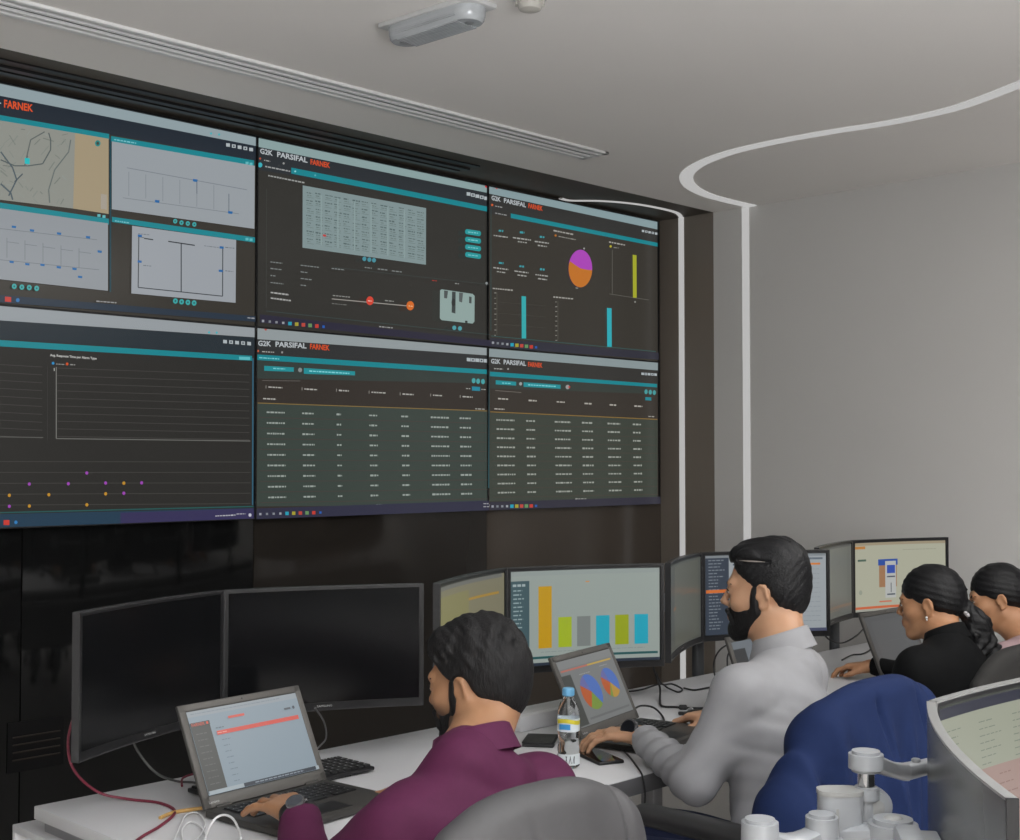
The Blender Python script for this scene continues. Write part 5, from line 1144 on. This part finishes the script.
# ------------------------------------------------------------------ office chairs
M_mesh = mat('chair_fabric', (.022, .021, .020), rough=.85, var=.2, scale=300, bump=.3, bscale=700)
M_pad = mat('arm_pad', (.018, .018, .019), rough=.42, var=.1)
def make_chair(label, seat, hd, zt=.99, w_=.46, arms=True):
    t = thing('office_chair', label, 'chair', (seat[0], seat[1], 0), R(hd - 90), 'office chairs')   # local +y is forward
    S = Body(); S.bx((0, 0, .44), (w_ / 2, .235, .042), .035, k=.02); S.rc((-.17, .2, .445), (.17, .2, .445), .04, k=.03); S.build('seat', M_mesh, t, h=.009, loc=(0, 0, 0))
    B = Body(); yb = -.225
    for i in range(17):       # gently wrapped back
        x = -w_ / 2 + .035 + (w_ - .07) * i / 16; e = abs(2 * i / 16 - 1); y = yb + .045 * e ** 2; B.rc((x, y + .02, .56 + .03 * e ** 3), (x, y - .015, zt - .03 - .075 * e ** 4), .026, .023, k=.03)
    B.build('backrest', M_mesh, t, h=.008, loc=(0, 0, 0))
    b = MB(); b.tube([(0, -.10, .40), (0, -.22, .41), (0, -.262, .52), (0, -.258, .66)], .022, n=10); b.build('back_bracket', M_black, t)
    if arms:
        for s in (-1, 1):
            b = MB(); b.tube([(s * .20, -.02, .40), (s * .275, -.02, .42), (s * .283, -.01, .52), (s * .28, 0, .705)], .019, n=10); a = b.build('arm_post', M_black, t)
            P = Body(); P.rc((s * .278, -.10, .730), (s * .278, .18, .734), .030, .026, k=.01).bx((s * .278, .04, .724), (.040, .16, .014), .012, k=.02); P.half((0, 0, .748), (0, 0, 1), k=.012); P.build('armrest', M_pad, t, h=.006, loc=(0, 0, 0))
    b = MB(); b.cyl((0, 0, .10), (0, 0, .40), .026, n=18); b.cyl((0, 0, .36), (0, 0, .41), .06, .09, n=18); b.build('gas_column', M_black, t)
    for k in range(5):
        a = R(72 * k + 20); c, s = math.cos(a), math.sin(a)
        b = MB(); arm_bar(b, (.02 * c, .02 * s, .115), (.29 * c, .29 * s, .082), .028, .018, .018); b.build('base_leg', M_black, t)
        b = MB(); b.cyl((.29 * c - .022 * s, .29 * s + .022 * c, .0305), (.29 * c + .022 * s, .29 * s - .022 * c, .0305), .030, n=16, bev=.004); b.cyl((.29 * c, .29 * s, .03), (.29 * c, .29 * s, .082), .008, n=8); b.build('caster', M_black, t)
    return t
CA = make_chair('office chair of the person in purple, covered by a grey jacket', (1.435, 1.565), 86, zt=.958, w_=.42)
CB = make_chair('office chair with black armrest, under the blue jacket', (2.535, 1.625), 88, zt=.975)
CC = make_chair('dark grey office chair behind the person in black', (3.655, 1.80), 74, zt=.985, arms=False)
CD = make_chair('dark office chair of the person in pink at the right edge', (4.45, 1.755), 92, zt=.93)

# ------------------------------------------------------------------ jackets hung over the chair backs
M_blue = mat('blue_suiting', (.0085, .0190, .070), rough=.85, var=.06, scale=120, bump=.12, bscale=900, spec=.25)
M_grey = mat('grey_jacket_cloth', (.072, .070, .073), rough=.6, var=.06, scale=90, bump=.1, bscale=900)
def jacket(name, label, ch, m, zt, w_, flare, lsl, rsl, folds, seam):
    a = ch.rotation_euler.z; cs, sn = math.cos(a), math.sin(a); lx, ly = ch.location.x, ch.location.y
    Rm = np.array([[cs, -sn, 0], [sn, cs, 0], [0, 0, 1.]]); B = Body().frame((lx, ly, 0), Rm); n = 11
    for i in range(n):
        e = 2 * i / (n - 1) - 1; x = e * (w_ / 2 - .02); y = -.240 + .040 * e * e; top = zt - .085 * abs(e) ** 3.2
        B.rc((x, y + .006, top), (x * (1 + flare), y - .045, .50), .036, .040, k=.03)
    for sx, L in ((-1, lsl), (1, rsl)):      # sleeves
        if L: B.rc((sx * (w_ / 2 - .035), -.215, zt - .060), L[0], .038, .038, k=.07).rc(L[0], L[1], .040, .040, k=.03)
    B.half((0, 0, .40), (0, 0, -1)); c = np.array((lx, ly, 0))
    def d(Q):
        q = (Q - c) @ Rm; x, y, z = q.T; t = np.clip((zt - .01 - z) / .16, 0, 1); o = 0
        for f, amp, ph, sl in folds:
            s = np.sin(x * f + ph + sl * z + .6 * np.sin(z * 9 + x * 11)); o = o - amp * ((.5 + .5 * s) ** 3 - .3 * (.5 - .5 * s) ** 8)
        v = t * o
        for sxp, dep, slp in seam: v = v + dep * np.exp(-((x - sxp - slp * (zt - z)) / .007) ** 2) * np.clip((zt + .02 - z) / .05, 0, 1) * (y < -.16)
        return v
    B.frame(); J = B.build(name, m, None, h=.0055, disp=d, amp=.034, loc=(lx, ly, .45), keep=300)
    return tag(J, label, 'jacket')
jacket('blue_jacket', 'bright blue suit jacket draped over a chair back behind the man in white', CB, M_blue, 1.005, .455, .02, ((-.315, -.22, .800), (-.41, -.20, .55)), ((.245, -.25, .74), (.25, -.25, .5)),
       ((40, .022, .4, 3), (71, .015, 1.2, -4), (26, .012, 2., 2)), ((-.060, .012, .10), (.115, .012, .02), (.165, .009, .02)))
jacket('grey_jacket', 'grey jacket draped over the chair of the person in purple', CA, M_grey, .985, .40, .02, None, ((.20, -.235, .70), (.20, -.24, .5)),
       ((20, .010, 1., 9), (47, .006, 0, 14)), ((.150, .010, .06), (-.05, .005, .2)))

# ------------------------------------------------------------------ bottle
M_pet = mat('clear_plastic', (.93, .96, .98), rough=.06, trans=1., ior=1.33, var=.01); M_bcap = mat('blue_cap', (.16, .42, .66), rough=.45)
pb_ = on_z(568.5, 767, DZ); bt = thing('water_bottle', 'clear plastic water bottle with a blue cap on the white desk', 'bottle', (pb_.x, pb_.y, DZ))
b = MB(); b.lathe([(0, .002), (.022, 0), (.0275, .006), (.0265, .020), (.0280, .028), (.0262, .036), (.0278, .044), (.0258, .056), (.0240, .066), (.0258, .076), (.0275, .088), (.0275, .122), (.0262, .138), (.0205, .156), (.0135, .168), (.0118, .172), (.0118, .178)], n=36); b.build('bottle_body', M_pet, bt, angle=80)
b = MB(); b.lathe([(.0135, .174), (.0142, .175), (.0142, .191), (.0128, .193), (0, .193)], n=36)
for k in range(24):
    a = 2 * math.pi * k / 24; b.box((.0143 * math.cos(a), .0143 * math.sin(a), .183), (.0012, .0014, .014), rot=rotz(a))
b.build('cap', M_bcap, bt)
def band(mb, r, z0, z1, a0, a1, n=20, wob=0):
    vs = []; fs = []
    for i in range(n + 1):
        a = R(a0 + (a1 - a0) * i / n); dz = wob * math.sin(a * 2.2)
        vs += [(r * math.cos(a), r * math.sin(a), z0 + dz), (r * math.cos(a), r * math.sin(a), z1 + dz)]
    for i in range(n): fs.append([2 * i, 2 * i + 2, 2 * i + 3, 2 * i + 1])
    mb.add(vs, fs)
b = MB(); band(b, .0279, .090, .121, 0, 360, 40); lb = b.build('label', mat('bottle_label', (.62, .68, .72), rough=.35), bt)
b = MB(); band(b, .0282, .109, .119, 150, 330, 24, .003); b.build('yellow_stripe', mat('label_yellow', (.60, .52, .04), rough=.4), lb)
b = MB(); band(b, .0283, .094, .107, 170, 232, 14, .002); b.build('blue_patch', mat('label_blue', (.05, .28, .60), rough=.4), lb)
b = MB()
for k, (a0, sl) in enumerate(((206, 8), (216, -7), (224, 8), (236, -6), (244, 7), (252, 0))):
    vs = []
    for z, a in ((.014, a0), (.032, a0 + sl)):
        for da in (-1.6, 1.6): vs.append((.0286 * math.cos(R(a + da)), .0286 * math.sin(R(a + da)), z))
    b.add(vs, [[0, 1, 3, 2]])
b.build('print', mat('dark_print', (.06, .07, .08), rough=.5), bt)
b = MB(); band(b, .0283, .010, .036, 160, 300, 20); b.build('pale_band', mat('bottle_pale_band', (.6, .64, .66), rough=.4), bt)

# ------------------------------------------------------------------ phones, mouse, keyboard and small things
M_glass = mat('black_glass', (.008, .008, .01), rough=.07)
p1, p2 = on_z(584, 750.5, DZ + .004), on_z(612, 763, DZ + .004); c = (p1 + p2) / 2
ph = thing('phone', 'black phone lying on the desk corner right of the water bottle', 'phone', (c.x, c.y, DZ), math.atan2((p2 - p1).y, (p2 - p1).x))
b = MB(); b.box((0, 0, .004), (.15, .072, .008), bev=.0035, seg=3); b.build('body', M_black, ph)
b = MB(); b.box((0, 0, .0081), (.144, .067, .0005)); b.build('screen', M_glass, ph, smooth=False)
q = on_z(549, 745, DZ); wl = thing('wallet', 'small black wallet on the desk behind the water bottle', 'wallet', (q.x, q.y + .03, DZ), R(35))
b = MB(); b.box((0, 0, .005), (.11, .085, .008), bev=.003); b.box((0, .002, .0115), (.108, .082, .006), bev=.0025); b.build('leather', mat('black_leather', (.014, .014, .015), rough=.5, bump=.3, bscale=500), wl)
b = MB(); b.box((.0, -.044, .0085), (.09, .002, .003)); b.build('zip', M_leg, wl, smooth=False)
q = on_z(556, 716, DZ + .02); cb = thing('cable_box', 'low white cable box at the back of the desk behind the water bottle', 'box', (q.x, q.y + .03, DZ), R(1))
b = MB(); b.box((0, 0, .022), (.34, .10, .044), bev=.004); b.build('housing', M_desk, cb)
b = MB(); b.box((0, 0, .0445), (.28, .05, .002), bev=.001); b.build('lid', mat('box_lid', (.5, .5, .51), rough=.45), cb)
# mouse under the right hand, and a marker beside it
mq = on_z(700, 722, DZ); ms = thing('computer_mouse', 'black mouse under the right hand of the person in white', 'mouse', (mq.x, mq.y, DZ), R(8))
Bm = Body(); Bm.el((0, 0, .012), (.031, .055, .024), k=.01); Bm.half((0, 0, .001), (0, 0, -1)); Bm.build('shell', M_black, ms, h=.003, loc=(0, 0, 0))
b = MB(); b.cyl((-.004, .03, .031), (.004, .03, .031), .008, n=14); b.build('wheel', M_leg, ms)
q = on_z(686, 715, DZ); mk = thing('usb_stick', 'small black stick lying on the desk left of the mouse', 'stick', (q.x, q.y, DZ), R(-38))
b = MB(); b.box((0, 0, .005), (.045, .018, .009), bev=.002); b.build('body', M_black, mk)
b = MB(); b.box((.029, 0, .005), (.013, .012, .005)); b.build('plug', M_chrome, mk, smooth=False)
kq = on_z(371, 771, DZ); kb = thing('keyboard', 'black keyboard on the desk partly behind the first open laptop', 'keyboard', (kq.x - .215, kq.y + .055, DZ), R(0))
b = MB(); b.box((0, 0, .009), (.43, .14, .010), bev=.003); b.box((0, .055, .004), (.3, .012, .008)); b.box((0, -.055, .002), (.3, .012, .004)); b.build('body', M_black, kb)
b = MB()
for r_ in range(6):
    for k in range(21):
        if r_ == 5 and 4 <= k <= 8: continue
        b.box((-.2 + k * .02, .055 - r_ * .0215, .0160), (.0165, .0175, .006), bev=.0012, seg=1); b.box((-.202 + k * .02, .058 - r_ * .0215, .0192), (.004, .004, .0004), mi=1)
b.build('keys', [M_key, M_keymark], kb)

# ------------------------------------------------------------------ cables
M_cab = mat('black_cable', (.012, .012, .013), rough=.5); M_cabr = mat('red_black_cable', (.16, .02, .04), rough=.5, var=.6, scale=120); M_cabw = mat('white_cable', (.66, .66, .67), rough=.45); M_cabo = mat('orange_cable', (.50, .30, .10), rough=.5); M_cabg = mat('grey_cable', (.09, .09, .09), rough=.5)
CG = 'cables on the desk'
def cable(name, label, pts, r, m, group=None, n=8):
    b = MB(); b.tube(pts, r, n=n, sub=8); return tag(b.build(name, m), label, 'cable', group)
def dk(x, y, h=.004): return on_z(x, y, DZ + h)
mo = Vector((1.34, 2.585, .93))
cable('red_cable', 'dark red cable looping from the first monitor down onto the desk', [on_y(92, 688, 2.62), on_y(76, 712, 2.66), on_y(68, 742, 2.74), on_y(74, 770, 2.74), dk(98, 792, .02), dk(128, 799), dk(160, 803), dk(175, 812), dk(160, 826), dk(140, 838), dk(120, 856)], .0032, M_cabr)
cable('grey_cable', 'grey cable hanging below the first monitor to the laptop', [on_y(128, 722, 2.76), on_y(136, 748, 2.72), on_y(155, 772, 2.66), dk(176, 781, .006), dk(196, 783), dk(205, 792), dk(214, 796)], .0028, M_cabg)
cable('brown_cable', 'short brown cable loop behind the first laptop', [dk(182, 786), dk(183, 778, .01), dk(196, 774, .012), dk(205, 778), dk(215, 780)], .0025, M_cabr)
cable('orange_cable', 'short orange cable entering the side of the first laptop', [dk(160, 818, .003), dk(172, 813), dk(188, 810), dk(203, 808, .01), dk(214, 806, .012)], .0042, M_cabo)
cable('white_cable', 'white cable tangle lying beside the first laptop', [dk(172, 846), dk(180, 826), dk(186, 815), dk(198, 813), dk(205, 824), dk(198, 838), dk(188, 846), dk(198, 848), dk(206, 838), dk(200, 826), dk(190, 822), dk(182, 830), dk(184, 846)], .0018, M_cabw)
cable('white_cable', 'white cable arched over the front left corner of the first laptop', [dk(204, 842, .004), dk(209, 828, .016), dk(216, 818, .030), dk(225, 815, .036), dk(233, 819, .034), dk(238, 828, .026), dk(241, 838, .022)], .0024, M_cabw)
cable('thin_cable', 'thin black cable curling down from the second dark monitor', [on_y(315, 708, 2.60), on_y(324, 722, 2.66), on_y(326, 738, 2.70), on_y(318, 748, 2.69), dk(312, 756, .004), dk(306, 764)], .0022, M_cabg)
cable('power_cable', 'black power cable dropping from the bar chart monitor onto the desk', [on_y(652, 662, 2.60), on_y(656, 676, 2.60), on_y(660, 688, 2.58), dk(660, 700, .006), dk(662, 706), dk(675, 707), dk(690, 708), dk(704, 708), dk(722, 706)], .0034, M_cab)
b = MB(); q = dk(687, 707.5, .007); q2 = dk(679, 707.3, .007); b.cyl(q, q2, .008, n=14, bev=.002); tag(b.build('ferrite_bead', M_cab), 'thick black ferrite bead on the power cable behind the two pie charts laptop', 'bead')
cable('looped_cable', 'black cable looped in a coil at the back edge of the desk', [on_y(656, 672, 2.6), on_y(662, 684, 2.6), dk(672, 684, .02), dk(682, 689, .008), dk(678, 692), dk(668, 688, .012), dk(660, 684, .02), dk(640, 690, .012), dk(615, 693), dk(596, 697), dk(560, 706)], .003, M_cab)
cable('desk_cable', 'black cable trailing along the desk toward the monitor with the side menu', [dk(684, 688), dk(694, 690), dk(706, 688), dk(716, 686), dk(722, 682), on_y(727, 668, 2.56), on_y(728, 655, 2.62), on_y(736, 640, 2.66)], .003, M_cab)
cable('wall_cable', 'black cable hanging in a bow below the monitor with the side menu', [on_y(740, 640, 2.62), on_y(722, 648, 2.60), on_y(714, 662, 2.58), dk(716, 678, .012), dk(725, 683), dk(712, 687)], .003, M_cab)
cable('laptop_cable', 'black cable bowed from the two pie charts laptop across the desk', [dk(630, 712, .02), dk(640, 706, .03), dk(652, 707, .02), dk(660, 713, .01), dk(664, 720, .004), dk(662, 724, .02)], .003, M_cab)
cable('side_cable', 'black cable bowed below the dull grey monitor at right', [on_y(822, 632, 2.60), on_y(830, 640, 2.55), on_y(842, 643, 2.55), on_y(856, 636, 2.55), on_y(866, 626, 2.58)], .003, M_cab)
cable('trailing_cable', 'black cable lying on the desk left of the dark grey laptop', [dk(842, 660), dk(852, 655), dk(862, 654), dk(870, 650), dk(876, 644)], .003, M_cab)
cable('phone_cable', 'thin black cable running over the desk edge beside the phone', [dk(582, 744), dk(596, 744, .003), dk(612, 744, .004), dk(626, 753), dk(638, 768), on_y(643, 778, 1.963), on_y(645, 800, 1.963), on_y(640, 830, 1.963), on_y(636, 850, 1.963)], .0022, M_cab)
